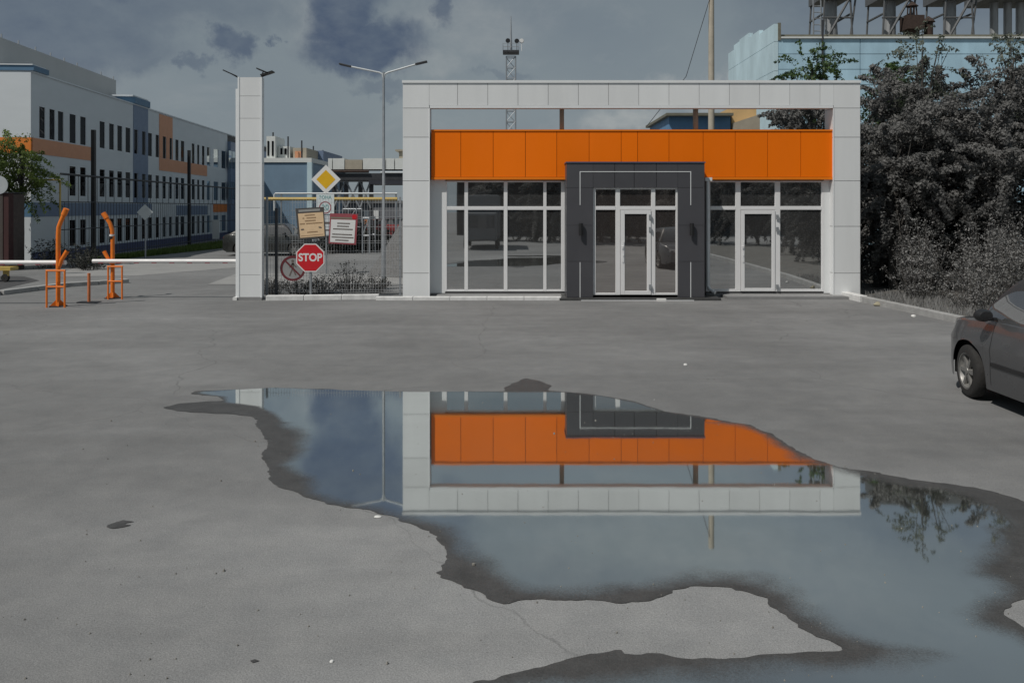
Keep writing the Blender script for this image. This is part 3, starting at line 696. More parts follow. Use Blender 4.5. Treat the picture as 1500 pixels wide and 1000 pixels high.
# ------------------------------------------------------------------ mesh fence
FYY = 20.02
fx0, fx1, fzt = px(388, FYY), px(589, FYY), pz(291, FYY)
t = thing('mesh_fence', ((fx0+fx1)/2, FYY, 0), 'welded wire mesh fence between the white pillar and the gatehouse', 'fence')
mw = MB(); x = fx0
while x < fx1:
    mw.box(x-.0028, x+.0028, FYY-.0028, FYY+.0028, .12, fzt); x += .07
for i, z in enumerate(np.arange(.15, fzt+.01, .205)):
    for dz in ((0, .05) if i % 3 == 0 else (0,)):
        mw.box(fx0, fx1, FYY-.0095, FYY-.0035, z+dz-.0035, z+dz+.0035)
mw.build('wire_mesh', M['wire'], t)
MB().box(px(404, FYY), px(407.6, FYY), FYY-.09, FYY-.03, 0, pz(305, FYY)).build('post', M['dark_steel'], t)
for x in (390.5, 586): MB().box(px(x, FYY)-.025, px(x, FYY)+.025, FYY+.01, FYY+.06, 0, fzt+.04).build('post', M['steel'], t)
SY = 19.9
def poster(corners, name, label, head, border, paper, content):
    cs = [Vector((px(a, SY), SY, pz(b, SY))) for a, b in corners]   # tl tr br bl
    c = sum(cs, Vector())/4; t = thing(name, c, label, 'notice')
    def q(u, v, o): a = cs[0].lerp(cs[1], u); b = cs[3].lerp(cs[2], u); p = a.lerp(b, v); return Vector((p.x, SY-o, p.z))
    def quad(u0, v0, u1, v1, o0, o1):
        A = [q(u0, v0, o0), q(u1, v0, o0), q(u1, v1, o0), q(u0, v1, o0)]; B = [q(u0, v0, o1), q(u1, v0, o1), q(u1, v1, o1), q(u0, v1, o1)]
        return A + B, [(0, 1, 2, 3), (7, 6, 5, 4), (0, 4, 5, 1), (1, 5, 6, 2), (2, 6, 7, 3), (3, 7, 4, 0)]
    MB().add(*quad(0, 0, 1, 1, .0, .012)).build('backing', border, t)
    content(t, quad, q)
    return t
def tan_content(t, quad, q):
    MB().add(*quad(.07, .17, .96, .95, .013, .016)).build('sheet', M['tan'], t)
    MB().add(*quad(.10, .05, .86, .12, .013, .015)).build('heading', mat('grey_heading', (.30, .30, .29), .6), t)
    ln = MB()
    for (v, parts) in ((.24, [(.30, .68)]), (.33, [(.22, .28), (.36, .70)]), (.42, [(.30, .68)]), (.51, [(.10, .30), (.33, .92)]), (.79, [(.34, .72)])):
        ln = MB()
        for (a, b) in parts:
            u = a
            while u < b-.02:
                w_ = random.uniform(.018, .032); ln.add(*quad(u, v-.018, min(u+w_, b), v+.018, .0165, .018)); u += w_+.006
        ln.build('text_line', M['ink_b'], t)
    MB().add(*quad(.10, .885, .92, .90, .0165, .018)).build('text_line', M['ink_b'], t)
    for (u, v, s) in ((.18, .69, 1), (.82, .665, -1)):
        p = q(u, v, .017); n = 14
        MB().prism([(.045*math.cos(a), .022*math.sin(a)*(1 if math.sin(a) > 0 else .7)) for a in np.linspace(0, 2*math.pi, n, endpoint=False)], p, (1, 0, .12*s), (0, 0, 1), (0, -.002, 0)).build('eye_mark', M['ink'], t)
poster([(433, 305.5), (474.5, 303), (477.5, 347.5), (437.5, 351)], 'notice_poster', 'tan paper notice with two eyes and a dark heading, tilted on the fence', None, M['poster_head'], None, tan_content)
def white_content(t, quad, q):
    MB().add(*quad(.05, .20, .93, .95, .013, .016)).build('sheet', M['sign_white'], t)
    MB().add(*quad(.03, .115, .80, .175, .013, .015)).build('heading', mat('olive_heading', (.20, .17, .13), .6), t)
    p = q(.88, .10, .013); MB().prism([(.06*math.cos(a), .06*math.sin(a)) for a in np.linspace(0, 2*math.pi, 20, endpoint=False)], p, (1, 0, 0), (0, 0, 1), (0, -.004, 0)).build('round_badge', M['red'], t)
    ln = MB()
    for (v, a, b) in ((.32, .28, .74), (.415, .28, .72), (.51, .14, .86), (.685, .12, .86), (.78, .10, .90), (.875, .24, .74)):
        u = a; ln = MB()
        while u < b-.02:
            w_ = random.uniform(.018, .034); ln.add(*quad(u, v-.020, min(u+w_, b), v+.020, .0165, .018)); u += w_+.006
        ln.build('text_line', M['ink'], t)
poster([(483.5, 312.5), (524.5, 313.5), (521.5, 358.5), (481.5, 356.5)], 'notice_poster', 'white paper notice with red border and round red badge on the fence', None, M['poster_red'], None, white_content)
# STOP sign
SX, SZ, SYY = px(454.5, 19.66), pz(377.5, 19.66), 19.66
t = thing('stop_sign', (SX, SYY, SZ), 'red octagonal STOP sign with white rim in front of the fence', 'road sign')
octo = lambda r: [(r*math.cos(R(22.5+45*k)), r*math.sin(R(22.5+45*k))) for k in range(8)]
MB().prism(octo(.378), (SX, SYY, SZ), (1, 0, 0), (0, 0, 1), (0, .012, 0)).build('plate', M['sign_white'], t)
MB().prism(octo(.350), (SX, SYY-.003, SZ), (1, 0, 0), (0, 0, 1), (0, .0025, 0)).build('red_face', M['red'], t)
text('lettering', 'STOP', .265, (SX, SYY-.0045, SZ), M['sign_white'], t, off=.03, sx=.92)
MB().tube([(SX, SYY+.05, 0), (SX, SYY+.05, SZ+.2)], .03, 10).build('pole', M['steel'], t)
# no pedestrians sign
NX, NZ, NY = px(429, 19.84), pz(393, 19.84), 19.84
t = thing('no_pedestrians_sign', (NX, NY, NZ), 'round no walking sign with red ring, half hidden by the STOP sign', 'road sign')
circ = lambda r, n=36: [(r*math.cos(2*math.pi*k/n), r*math.sin(2*math.pi*k/n)) for k in range(n)]
MB().prism(circ(.315), (NX, NY, NZ), (1, 0, 0), (0, 0, 1), (0, .012, 0)).build('plate', mat('grey_sign_face', (.27, .27, .27), .5), t)
rg = MB(); n = 36
for k in range(n):
    a, b = 2*math.pi*k/n, 2*math.pi*(k+1)/n
    vs = [Vector((NX+r*math.cos(q_), NY-yy, NZ+r*math.sin(q_))) for yy in (.001, .006) for q_ in (a, b) for r in (.262, .318)]
    rg.add(vs, [(4, 5, 7, 6), (0, 1, 5, 4), (2, 6, 7, 3), (0, 4, 6, 2), (1, 3, 7, 5)])
rg.build('red_ring', M['darkred'], t)
MB().obox((NX, NY-.004, NZ), (.19, 0, -.19), (0, .0025, 0), (.014, 0, .014)).build('red_bar', M['darkred'], t)
wk = MB().prism([(.035*math.cos(a), .035*math.sin(a)) for a in np.linspace(0, 6.283, 12, endpoint=False)], (NX-.005, NY-.0015, NZ+.185), (1, 0, 0), (0, 0, 1), (0, -.002, 0))
for (a, b, w_) in (((0, .14), (-.01, -.01), .032), ((-.01, -.01), (-.085, -.19), .017), ((0, -.01), (.075, -.17), .017), ((0, .12), (-.085, .02), .013), ((0, .12), (.085, .03), .013)):
    A, B = Vector((NX+a[0], NY-.0025, NZ+a[1])), Vector((NX+b[0], NY-.0025, NZ+b[1])); d = (B-A); nn = Vector((-d.z, 0, d.x)).normalized()*w_
    wk.obox((A+B)/2, d/2, (0, .0012, 0), nn)
wk.build('walker_symbol', M['ink'], t)
# priority road sign with zone sign on a pole in the yard
QY = 27.0; qx = px(478, QY)
t = thing('sign_pole', (qx, QY, 0), 'steel pole carrying the yellow diamond and speed zone signs', 'pole')
MB().tube([(qx, QY, 0), (qx, QY, pz(250, QY))], .03, 10).build('shaft', M['steel'], t)
dz = pz(263, QY)
t = thing('priority_sign', (qx, QY-.05, dz), 'yellow diamond priority road sign with white border above the fence', 'road sign')
dia = lambda r: [(r, 0), (0, r), (-r, 0), (0, -r)]
MB().prism(dia(.50), (qx, QY-.06, dz), (1, 0, 0), (0, 0, 1), (0, .015, 0)).build('plate', M['sign_white'], t)
MB().prism(dia(.325), (qx, QY-.064, dz), (1, 0, 0), (0, 0, 1), (0, .0035, 0)).build('yellow_face', M['sign_yellow'], t)
zx, zz_ = px(477, QY), pz(299, QY)
t = thing('zone_sign', (zx, QY-.05, zz_), 'white square zone sign with red ringed speed 20 below the yellow diamond', 'road sign')
MB().box(px(464, QY), px(490, QY), QY-.06, QY-.045, pz(314, QY), pz(284.5, QY)).build('plate', mat('pale_sign_face', (.62, .68, .69), .5), t)
text('zone_lettering', 'ЗОНА', .155, (zx, QY-.062, pz(289.5, QY)), M['sign_teal'], t)
text('speed_lettering', '20', .25, (zx, QY-.062, pz(304, QY)), M['sign_teal'], t)
rg = MB(); c = (zx, pz(304, QY))
for k in range(n):
    a, b = 2*math.pi*k/n, 2*math.pi*(k+1)/n
    vs = [Vector((c[0]+r*math.cos(q_), QY-.06-yy, c[1]+r*math.sin(q_))) for yy in (.001, .005) for q_ in (a, b) for r in (.175, .21)]
    rg.add(vs, [(4, 5, 7, 6), (0, 1, 5, 4), (2, 6, 7, 3), (0, 4, 6, 2), (1, 3, 7, 5)])
rg.build('red_ring', M['poster_red'], t)
t = thing('info_plate', (zx, QY-.05, pz(330, QY)), 'pale plate with grey bars under the zone sign', 'road sign')
MB().box(px(470, QY), px(487, QY), QY-.06, QY-.045, pz(345, QY), pz(315.5, QY)).build('plate', mat('pale_plate', (.58, .62, .64), .5), t)
MB().box(px(472, QY), px(485, QY), QY-.064, QY-.061, pz(328, QY), pz(325, QY)).box(px(472, QY), px(485, QY), QY-.064, QY-.061, pz(338, QY), pz(336, QY)).build('bar_mark', M['ink'], t)

# ------------------------------------------------------------------ street lamp
LY = 22.8; lx = px(562, LY)
t = thing('street_lamp', (lx, LY, 0), 'grey double armed street lamp behind the mesh fence', 'street lamp')
MB().tube([(lx, LY, 0), (lx, LY, 1.9), (lx, LY, 1.95), (lx, LY, pz(106, LY))], [.065, .065, .045, .035], 12).build('pole', M['steel'], t, smooth=True)
for (x2, y2, s) in ((512, 97.5, -1), (611, 94, 1)):
    MB().tube([(lx, LY, pz(118, LY)), (lx+s*.03, LY, pz(109, LY)), (lx+s*.12, LY, pz(106.5, LY)), (px(x2, LY), LY, pz(y2, LY))], .026, 10).build('arm', M['pipe_white'], t, smooth=True)
    c = Vector((px(x2, LY)+s*.12, LY, pz(y2, LY)+.03)); u = Vector((s*.17, 0, .04))
    MB().obox(c, u, (0, .09, 0), (-.005*s, 0, .022)).build('lamp_head', M['dark_steel'], t, bevel=.01)

# ------------------------------------------------------------------ lattice mast
MY = 80.0; mx = px(748.5, MY)
t = thing('lattice_mast', (mx, MY, 0), 'tall lattice mast with platform, antenna and floodlights behind the gatehouse', 'mast')
lat = MB(); hw = px(755.2, MY)-mx; zt = pz(84, MY)
cs = [(-hw, -hw), (hw, -hw), (hw, hw), (-hw, hw)]
for a, b in cs: lat.tube([(mx+a, MY+b, 0), (mx+a, MY+b, zt)], .07, 6)
nseg = 16
for i in range(nseg):
    z0, z1 = zt*i/nseg, zt*(i+1)/nseg
    for k in range(4):
        a, b = cs[k], cs[(k+1) % 4]
        lat.tube([(mx+a[0], MY+a[1], z0), (mx+b[0], MY+b[1], z1)], .035, 5); lat.tube([(mx+a[0], MY+a[1], z1), (mx+b[0], MY+b[1], z1)], .04, 5)
lat.build('lattice_tower', M['steel'], t)
pz0 = pz(77, MY)
MB().box(mx-.82, mx+.82, MY-.82, MY+.82, pz0-.1, pz0+.06).build('platform', M['dark_steel'], t)
rl = MB()
for a, b in ((-.8, -.8), (.8, -.8), (.8, .8), (-.8, .8), (0, -.8), (0, .8)): rl.tube([(mx+a, MY+b, pz0), (mx+a, MY+b, pz0+.75)], .025, 5)
for z in (.4, .75):
    for (a, b) in (((-.8, -.8), (.8, -.8)), ((.8, -.8), (.8, .8)), ((.8, .8), (-.8, .8)), ((-.8, .8), (-.8, -.8))): rl.tube([(mx+a[0], MY+a[1], pz0+z), (mx+b[0], MY+b[1], pz0+z)], .02, 5)
rl.build('railing', M['steel'], t)
MB().tube([(mx, MY, pz0), (mx, MY, pz(50, MY)), (mx, MY, pz(24, MY))], [.14, .09, .035], 8).build('antenna', M['steel'], t)
for (x, y) in ((744, 61.5), (757, 62), (764, 62)):
    c = (px(x, MY), MY-.6, pz(y, MY))
    MB().lathe([(0, -.12), (.20, -.12), (.24, .05), (.1, .16), (0, .16)], c, axis='y', n=12).tube([c, (c[0], MY-.7, pz0)], .03, 5).build('floodlight', M['black'] if x < 760 else M['sign_white'], t)

# concrete pole with stay wire
KY = 30.0
t = thing('utility_pole', (px(1042, KY), KY, 0), 'tall tan concrete utility pole rising behind the gatehouse roof', 'pole')
MB().tube([(px(1042, KY), KY, 0), (px(1042, KY), KY, 10.6)], [.135, .105], 12).build('shaft', M['conc'], t, smooth=True)
MB().tube([(px(1041, KY), KY-.05, 10.3), (px(1022, KY), KY-.3, pz(50, KY)), (px(1000, KY), KY-.6, pz(116, KY)), (px(940, KY), KY-1.0, pz(190, KY))], .012, 6).build('stay_wire', M['dark_steel'], t)

# ------------------------------------------------------------------ long factory on the left
CX, CY0 = px(47, 32), 32.0
ud = Vector((-.069, 1, 0)).normalized(); nd = Vector((ud.y, -ud.x, 0))       # along, outward (towards +X)
CP = Vector((CX, CY0, 0))
def along(x, off=0.0):
    k = (x-750)/F; o = CP + nd*off
    return (k*o.y - o.x)/(ud.x - k*ud.y)
def zat(x, y, off=0.0):
    p = CP + nd*off + ud*along(x, off); return H - (y-304)*p.y/F
fac = thing('factory_building', (CX, CY0, 0), 'long white factory with orange and blue bands and rows of narrow windows', 'building')
def wallbox(mb, t0, t1, z0, z1, o0, o1, mi=0):
    mb.obox(CP + ud*((t0+t1)/2) + nd*((o0+o1)/2) + Vector((0, 0, (z0+z1)/2)), ud*((t1-t0)/2), nd*((o1-o0)/2), (0, 0, (z1-z0)/2), mi)
TL, ZT = along(333), 7.72; TE = 42.0
# window openings: the wall is built as panels around recessed panes
upper = [(57.6,66),(72.5,80.4),(85,93),(102,111),(117.6,125.8),(146,153.6),(160,167),(172,179),(184,191),(196,201.6),(207.6,213),(217,222.7),(228,233),(238,243),(248,252),(257,261.6),(265,270),(281,285),(289,292),(296,299.5)]
pale = [(303,308),(313,320),(324.5,331)]
rows = [(5.15, 6.43, upper), (2.80, 4.11, upper[3:]), (.56, 1.72, upper[3:])]
lev = [0, .45, .56, 1.72, 1.90, 2.48, 2.80, 4.11, 4.47, 5.10, 5.15, 6.43, ZT]
wall = MB(); wallbox(wall, .0, TE, 0, ZT, -12, -.16); wall.build('wall_core', M['joint'], fac)
wm = MB()
def facing(z0, z1, spans):   # cladding between openings
    t = 0.0
    for a, b in spans:
        if a > t: wallbox(wm, t, a, z0, z1, -.155, 0)
        t = b
    wallbox(wm, t, TL, z0, z1, -.155, 0)
for z0, z1 in zip(lev[1:-1], lev[2:]):
    sp_ = []
    for (r0, r1, lst) in rows:
        if z0 >= r0-.001 and z1 <= r1+.001: sp_ = [(along(a), along(b)) for a, b in lst + pale]
    facing(z0, z1, sp_)
wo_ = wm.build('wall', M['bld_wall'], fac)
for (r0, r1, lst) in rows:
    for (a, b) in lst:
        f = MB(); wallbox(f, along(a), along(b), r0, r1, -.153, -.035); f.build('window', M['bld_glass'], fac)
    for (a, b) in pale:
        f = MB(); wallbox(f, along(a), along(b), r0, r1, -.153, -.03); f.build('window', M['bld_glass_b'], fac)
def band(name, t0, t1, z0, z1, m, skip=()):
    mb = MB()
    cuts = [t0]
    rowsin = [(r0, r1, lst) for r0, r1, lst in rows if not (r1 <= z0 or r0 >= z1)]
    zs = sorted({z0, z1} | {min(max(r, z0), z1) for r0, r1, _ in rowsin for r in (r0, r1)})
    for a, b in zip(zs[:-1], zs[1:]):
        sp_ = []
        for r0, r1, lst in rowsin:
            if a >= r0-.001 and b <= r1+.001: sp_ = [(along(p), along(q)) for p, q in lst]
        t = t0
        for p, q in sp_:
            if q <= t0 or p >= t1: continue
            if p > t: wallbox(mb, t, min(p, t1), a, b, .002, .02)
            t = max(t, q)
        if t < t1: wallbox(mb, t, t1, a, b, .002, .02)
    return mb.build(name, m, fac)
band('orange_band', 0, along(134.5), 4.47, 5.10, M['bld_salmon'])
band('orange_band', along(233), along(252.5), 5.15, ZT-.05, M['bld_salmon'])
band('orange_band', along(233), along(303), 4.42, 5.14, M['bld_salmon'])
band('slate_stripe', along(195), along(216.5), 2.5, ZT+.0, M['bld_slate'])
band('blue_band', 0, along(222), 1.90, 2.48, M['bld_slate'])
band('blue_band', along(258), along(304), 1.80, 2.40, M['bld_slate'])
band('orange_band', along(312), TL-.1, 1.95, 2.55, M['bld_orange'])
bs = MB(); wallbox(bs, 0, TE, 0, .45, -.155, .03); bs.build('plinth', M['bld_base'], fac)
eb_ = MB(); wallbox(eb_, TL, TE, .46, 7.2, -.155, .25); eb_.build('end_block', M['bld_slate'], fac)
for z in (2.9, 5.2):
    for (a, b) in ((335, 339), (340, 344)):
        f = MB(); wallbox(f, along(a, .25), along(b, .25), z, z+1.3, .24, .27); f.build('window', M['bld_glass_b'], fac)
pc_ = MB(); wallbox(pc_, -.05, TE, ZT+.002, ZT+.07, -12, .05); pc_.build('parapet', M['bld_wall'], fac)
# end wall facing the forecourt
ew = MB()
e = CP
for (z0, z1, m_) in ((0, 1.89, 'bld_wall'), (1.892, 2.478, 'bld_blue'), (2.48, 4.468, 'bld_wall'), (4.47, 5.098, 'bld_orange'), (5.1, ZT, 'bld_wall')):
    mb = MB(); mb.obox(CP - nd*6 - ud*.05 + Vector((0, 0, (z0+z1)/2)), nd*6.0, ud*.045, (0, 0, (z1-z0)/2)); mb.build('end_wall', M[m_], fac)
cb = MB(); wallbox(cb, -.12, 1.1, ZT+.072, ZT+.28, -12, .12); co_ = cb.build('roof_block', M['bld_blue'], fac)
cb = MB(); wallbox(cb, -.16, .9, ZT+.282, ZT+.33, -12.1, .10); cb.build('roof_slab', M['bld_wall'], co_)
cb = MB(); wallbox(cb, along(195), along(217), ZT+.072, ZT+.42, -.9, .12); co_ = cb.build('roof_block', M['bld_blue'], fac)
cb = MB(); wallbox(cb, along(192), along(215), ZT+.422, ZT+.49, -1.0, .09); cb.build('roof_slab', M['bld_wall'], co_)
ub = MB(); wallbox(ub, .45, along(170, -1.6), ZT+.072, ZT+1.55, -11, -1.6); up_ = ub.build('upper_block', M['bld_upper'], fac)
for x in (2, 27, 52, 74, 94, 113, 148, 166):
    tt = along(x, -1.7)
    if tt < .5: continue
    p = CP + ud*tt - nd*1.7; MB().box(p.x-.022, p.x+.022, p.y-.022, p.y+.022, ZT+1.55, ZT+1.74).build('roof_stub', M['steel'], up_)

# trellis fence in front of the factory
OFF = 1.6
t = thing('bar_fence', CP + nd*OFF, 'dark steel bar fence with a high pipe running along the long factory', 'fence')
t0_, t1_ = along(89, OFF), along(352, OFF)
def fp(tt, z, o=OFF): p = CP + nd*o + ud*tt; return (p.x, p.y, z)
br = MB(); k = 0
tt = t0_
while tt < t1_:
    br.tube([fp(tt, .1), fp(tt, 2.5)], .011, 4); tt += .30
for z in (.3, 1.4, 2.5): br.tube([fp(t0_, z), fp(t1_, z)], .022, 5)
tt = t0_ + .6
while tt < t1_: br.tube([fp(tt, 2.5), fp(tt, 3.6)], .014, 4); tt += .85
br.build('bars', M['dark_steel'], t)
MB().tube([fp(t0_, 3.6), fp(t1_, 3.6)], .045, 8).build('pipe', M['dark_steel'], t)
for x, lab in ((137, 'nearest the orange boom posts'), (277, 'farther along the factory')):
    a = fp(along(x, OFF-.1), 0, OFF-.1)
    q = thing('steel_post', a, 'tall black square post in the bar fence, ' + lab, 'post', 'tall black posts')
    MB().box(a[0]-.075, a[0]+.075, a[1]-.075, a[1]+.075, 0, 5.62).box(a[0]-.11, a[0]+.11, a[1]-.11, a[1]+.11, 0, .05).build('shaft', M['black'], q)
a = fp(t0_-.05, 0)
t = thing('pipe_gantry', a, 'thin yellow gas pipe arch at the corner of the bar fence', 'pipe')
MB().tube([(a[0], a[1], 0), (a[0], a[1], 3.25), (a[0], a[1], 3.33), (a[0]-.08, a[1], 3.36), (px(45, a[1]), a[1], 3.36)], .035, 8).build('gas_pipe', M['pipe_yellow'], t, smooth=True)
# sign seen from behind
BY = 35.2; bx_ = px(213, BY)
t = thing('reversed_sign', (bx_, BY, 0), 'grey diamond road sign seen from behind beyond the right boom', 'road sign')
MB().tube([(bx_, BY, 0), (bx_, BY, pz(312, BY))], .035, 8).build('pole', M['steel'], t)
MB().prism(dia(.36), (bx_, BY-.05, pz(311, BY)), (1, 0, 0), (0, 0, 1), (0, .012, 0)).build('plate', mat('grey_sign_back', (.62, .66, .67), .6), t)
NBY = 50; t = thing('notice_board', (px(316, NBY), NBY, 0), 'small pale board on a post by the factory fence', 'board')
MB().box(px(311, NBY), px(321, NBY), NBY, NBY+.04, pz(350, NBY), pz(322, NBY)).build('panel', M['sign_white'], t)
MB().box(px(315.2, NBY), px(316.8, NBY), NBY+.045, NBY+.10, 0, pz(324, NBY)).build('post', M['steel'], t)

# booth, round sign at the left edge
VY = 28.5
t = thing('booth', (px(0, VY), VY, 0), 'dark brown booth with maroon corner post cut by the left edge', 'booth')
MB().box(px(-90, VY), px(4, VY), VY, VY+.95, 0, pz(283, VY)).build('wall', M['brick'], t)
MB().box(px(4.3, VY), px(12, VY), VY+.02, VY+.3, 0, pz(283, VY)).build('corner_post', M['booth_red'], t)
MB().box(px(4.3, VY), px(12, VY), VY+.302, VY+.95, 0, pz(284, VY)).build('side_wall', mat('brown_boards', (.075, .058, .052), .8, var=.2, scale=6), t)
MB().box(px(-95, VY), px(13, VY), VY-.05, VY+1.0, pz(282.8, VY), pz(281.6, VY)).build('roof', M['dark_steel'], t)
RY = 26.0
t = thing('round_sign', (px(-2, RY), RY, 0), 'pale round sign back at the left edge before the green tree', 'road sign')
MB().prism(circ(.30), (px(-2, RY), RY, pz(271, RY)), (1, 0, 0), (0, 0, 1), (0, .015, 0)).build('plate', mat('pale_back', (.40, .43, .45), .5), t)
MB().tube([(px(-3, RY), RY+.04, 0), (px(-3, RY), RY+.04, pz(265, RY))], .03, 8).build('pole', M['steel'], t)
TY = F*H/(413-304)
t = thing('hand_trolley', (px(8, TY), TY, 0), 'small ochre trolley with a black wheel at the left edge under the boom', 'trolley')
MB().box(px(-60, TY), px(18, TY), TY-.1, TY+.3, pz(396, TY), pz(391, TY)).build('deck', M['pipe_yellow'], t)
MB().box(px(5, TY), px(13, TY), TY-.03, TY+.03, .12, pz(396, TY)).build('fork', M['pipe_yellow'], t)
MB().lathe([(.02, -.05), (.11, -.05), (.13, 0), (.11, .05), (.02, .05)], (px(8, TY), TY, .13), axis='y', n=16).build('wheel', M['rubber'], t)

# ------------------------------------------------------------------ middle background
B2 = 62.0
t = thing('blue_building', (px(455, B2), B2, 0), 'dull blue flat roofed block with white parapet beyond the pillar', 'building')
x0, x1, yb_ = px(330, B2), px(455, B2), 75.0
MB().box(x0, x1, B2, yb_, 0, pz(238, B2)).build('wall', M['midblue'], t)
MB().box(x0-.1, x1+.1, B2-.1, yb_, pz(238, B2)+.003, pz(231.5, B2)).build('parapet', M['gallery'], t)
MB().box(x1-.25, x1+.12, B2-.12, B2+.3, 0, pz(238, B2)).build('corner_strip', M['lightblue_side'], t)
zr = pz(231.5, B2)
r1 = MB().box(px(388, B2), px(401, B2), B2+.4, B2+3, zr+.003, pz(199, B2)).build('roof_house', M['gallery'], t)
for x in (389.5, 396): MB().box(px(x, B2), px(x+2.5, B2), B2+.36, B2+.39, pz(228, B2), pz(206, B2)).build('window', M['bld_glass'], r1)
r2 = MB().box(px(402, B2), px(419, B2), B2+1, B2+5, zr+.003, pz(213, B2)).build('roof_house', M['gallery'], t)
for x in (405.5, 411.5): MB().box(px(x, B2), px(x+3, B2), B2+.96, B2+.99, pz(225, B2), pz(216, B2)).build('window', M['bld_glass'], r2)
MB().box(px(423, B2), px(443, B2), B2+1.2, B2+7, zr+.003, pz(215, B2)).build('roof_house', M['gallery_tan'], t)
MB().box(px(426, B2), px(435, B2), B2+1.15, B2+1.19, zr+.02, pz(220, B2)).build('shutter', M['bld_salmon'], t)
MB().box(px(445, B2+6), x1-.2, B2+5, yb_-.5, zr+.003, pz(222, B2+6)).build('roof_house', M['bld_slate'], t)
for x, y in ((400, 194), (422, 200), (442, 206), (459, 214), (473, 220)):
    yy = B2 + .5 + max(0, (x-440))*.35
    MB().tube([(px(x, yy), yy, zr-.5), (px(x, yy), yy, pz(y, yy))], .06, 6).build('roof_mast', M['dark_steel'], t)
for q in (66, 69.5, 72.5): MB().box(x1+.003, x1+.05, q, q+1.2, 3.6, 4.9).build('window', M['bld_glass'], t)
# pipe gallery
G1 = 58.0
t = thing('pipe_gallery', (px(535, G1), G1, 0), 'overhead pipe gallery with pale panels on dark steel beams', 'gallery')
gx0, gx1 = px(480, G1), px(720, G1)
xs_ = [480, 487, 505, 531, 565, 578, 610, 640, 680, 720]
for i, (a, b) in enumerate(zip(xs_[:-1], xs_[1:])):
    MB().box(px(a, G1)+.03, px(b, G1)-.03, G1, G1+2.5, pz(248, G1), pz(232 + (2 if i == 2 else 0), G1)).build('panel', M['gallery_tan'] if i == 2 else M['gallery'], t)
MB().box(gx0, gx1, G1-.1, G1+2.6, pz(264, G1), pz(254, G1)).build('beam', M['dark_steel'], t)
MB().box(px(541, G1), gx1, G1-.25, G1+2.7, pz(270, G1), pz(264.3, G1)).build('beam', mat('navy_steel', (.03, .033, .045), .6), t)
MB().tube([(gx0, G1-.2, pz(251.5, G1)), (px(541, G1), G1-.2, pz(251.5, G1))], .11, 8).build('pipe', M['rust'], t)
MB().tube([(px(558, G1), G1-.2, pz(253, G1)), (gx1, G1-.2, pz(253, G1))], .06, 8).build('pipe', M['pipe_white'], t)
for x in (487, 505, 526, 542, 600, 680):
    MB().box(px(x, G1)-.14, px(x, G1)+.14, G1+.4, G1+.7, 0, pz(264, G1)-.003).build('column', M['dark_steel'], t)
bz = MB()
for a, b in ((487, 505), (505, 526), (526, 542)):
    bz.tube([(px(a, G1), G1+.3, pz(264, G1)), (px(b, G1), G1+.3, pz(305, G1))], .07, 5); bz.tube([(px(b, G1), G1+.35, pz(264, G1)), (px(a, G1), G1+.35, pz(305, G1))], .07, 5)
bz.tube([(px(487, G1), G1+.33, pz(264, G1)-.05), (px(542, G1), G1+.33, pz(264, G1)-.05)], .08, 5); bz.build('bracing', M['steel'], t)
MB().box(px(583, G1), px(595, G1), G1+.5, G1+2, pz(232, G1)+.002, pz(221, G1)).box(px(578, G1), px(597, G1), G1+.3, G1+2.2, pz(221, G1)+.003, pz(218.5, G1)).build('roof_vent', M['gallery_tan'], t)
# gas pipes on stands
G2 = 40.0
for (y, m_, r, nm, lab, xa) in ((283.5, 'pipe_white', .05, 'steam_pipe', 'thin pale pipe on stands running above the fence', 402), (291.5, 'pipe_yellow', .085, 'gas_pipe', 'yellow gas pipe on stands running behind the fence', 352)):
    YY = G2 + (0 if nm == 'gas_pipe' else 1.2)
    t = thing(nm, (px(480, YY), YY, 0), lab, 'pipe')
    z = pz(y, YY); MB().tube([(px(xa, YY), YY, z-.9 if nm == 'steam_pipe' else z), (px(xa, YY), YY, z-.06 if nm == 'steam_pipe' else z)][:1 if nm == 'gas_pipe' else 2] + [(px(xa+1.5, YY), YY, z), (px(582, YY), YY, z)], r, 8).build('run', M[m_], t, smooth=True)
    for x in (412, 497, 580): MB().tube([(px(x, YY), YY+.02, 0), (px(x, YY), YY+.02, z-r)], .045, 6).build('stand', M['steel'], t)
# workshop far behind with pale gates
G3 = 74.0
t = thing('workshop', (px(540, G3), G3, 0), 'low grey workshop with two pale gates seen through the mesh fence', 'building')
MB().box(px(486, G3), px(720, G3), G3, G3+8, 0, pz(298, G3)).build('wall', mat('grey_shed_wall', (.15, .155, .17), .8, var=.15), t)
for x in (533, 546): MB().box(px(x, G3), px(x+9, G3), G3-.06, G3-.003, 0, pz(308, G3)).build('gate', M['sign_white'], t)
MB().box(px(484, G3), px(722, G3), G3-.2, G3+8.2, pz(298, G3)+.003, pz(294, G3)).build('roof', M['roofmat'], t)

def rack(x0, x1, yb2, yt, label):
    Y = F*H/(yb2-304); t = thing('steel_rack', (px((x0+x1)/2, Y), Y, 0), label, 'rack', 'steel racks in the yard')
    for dy in (0, 1.6):
        for x in (x0, x1): MB().tube([(px(x, Y), Y+dy, 0), (px(x, Y), Y+dy, pz(yt, Y))], .04, 6).build('upright', M['steel'], t)
        for z in (.5, .98): MB().tube([(px(x0, Y), Y+dy, pz(yt, Y)*z), (px(x1, Y), Y+dy, pz(yt, Y)*z)], .035, 6).build('crossbar', M['steel'], t)
    MB().tube([(px(x0, Y), Y-.02, pz(yt, Y)*.5), (px(x1, Y), Y-.02, pz(yt, Y)*.98)], .03, 6).build('brace', M['steel'], t)
rack(531, 541, 372, 318, 'slim pale steel rack with diagonal brace behind the fence')
rack(502, 522, 362, 305, 'wider steel rack under the pipe gallery')
Yc = 52.0
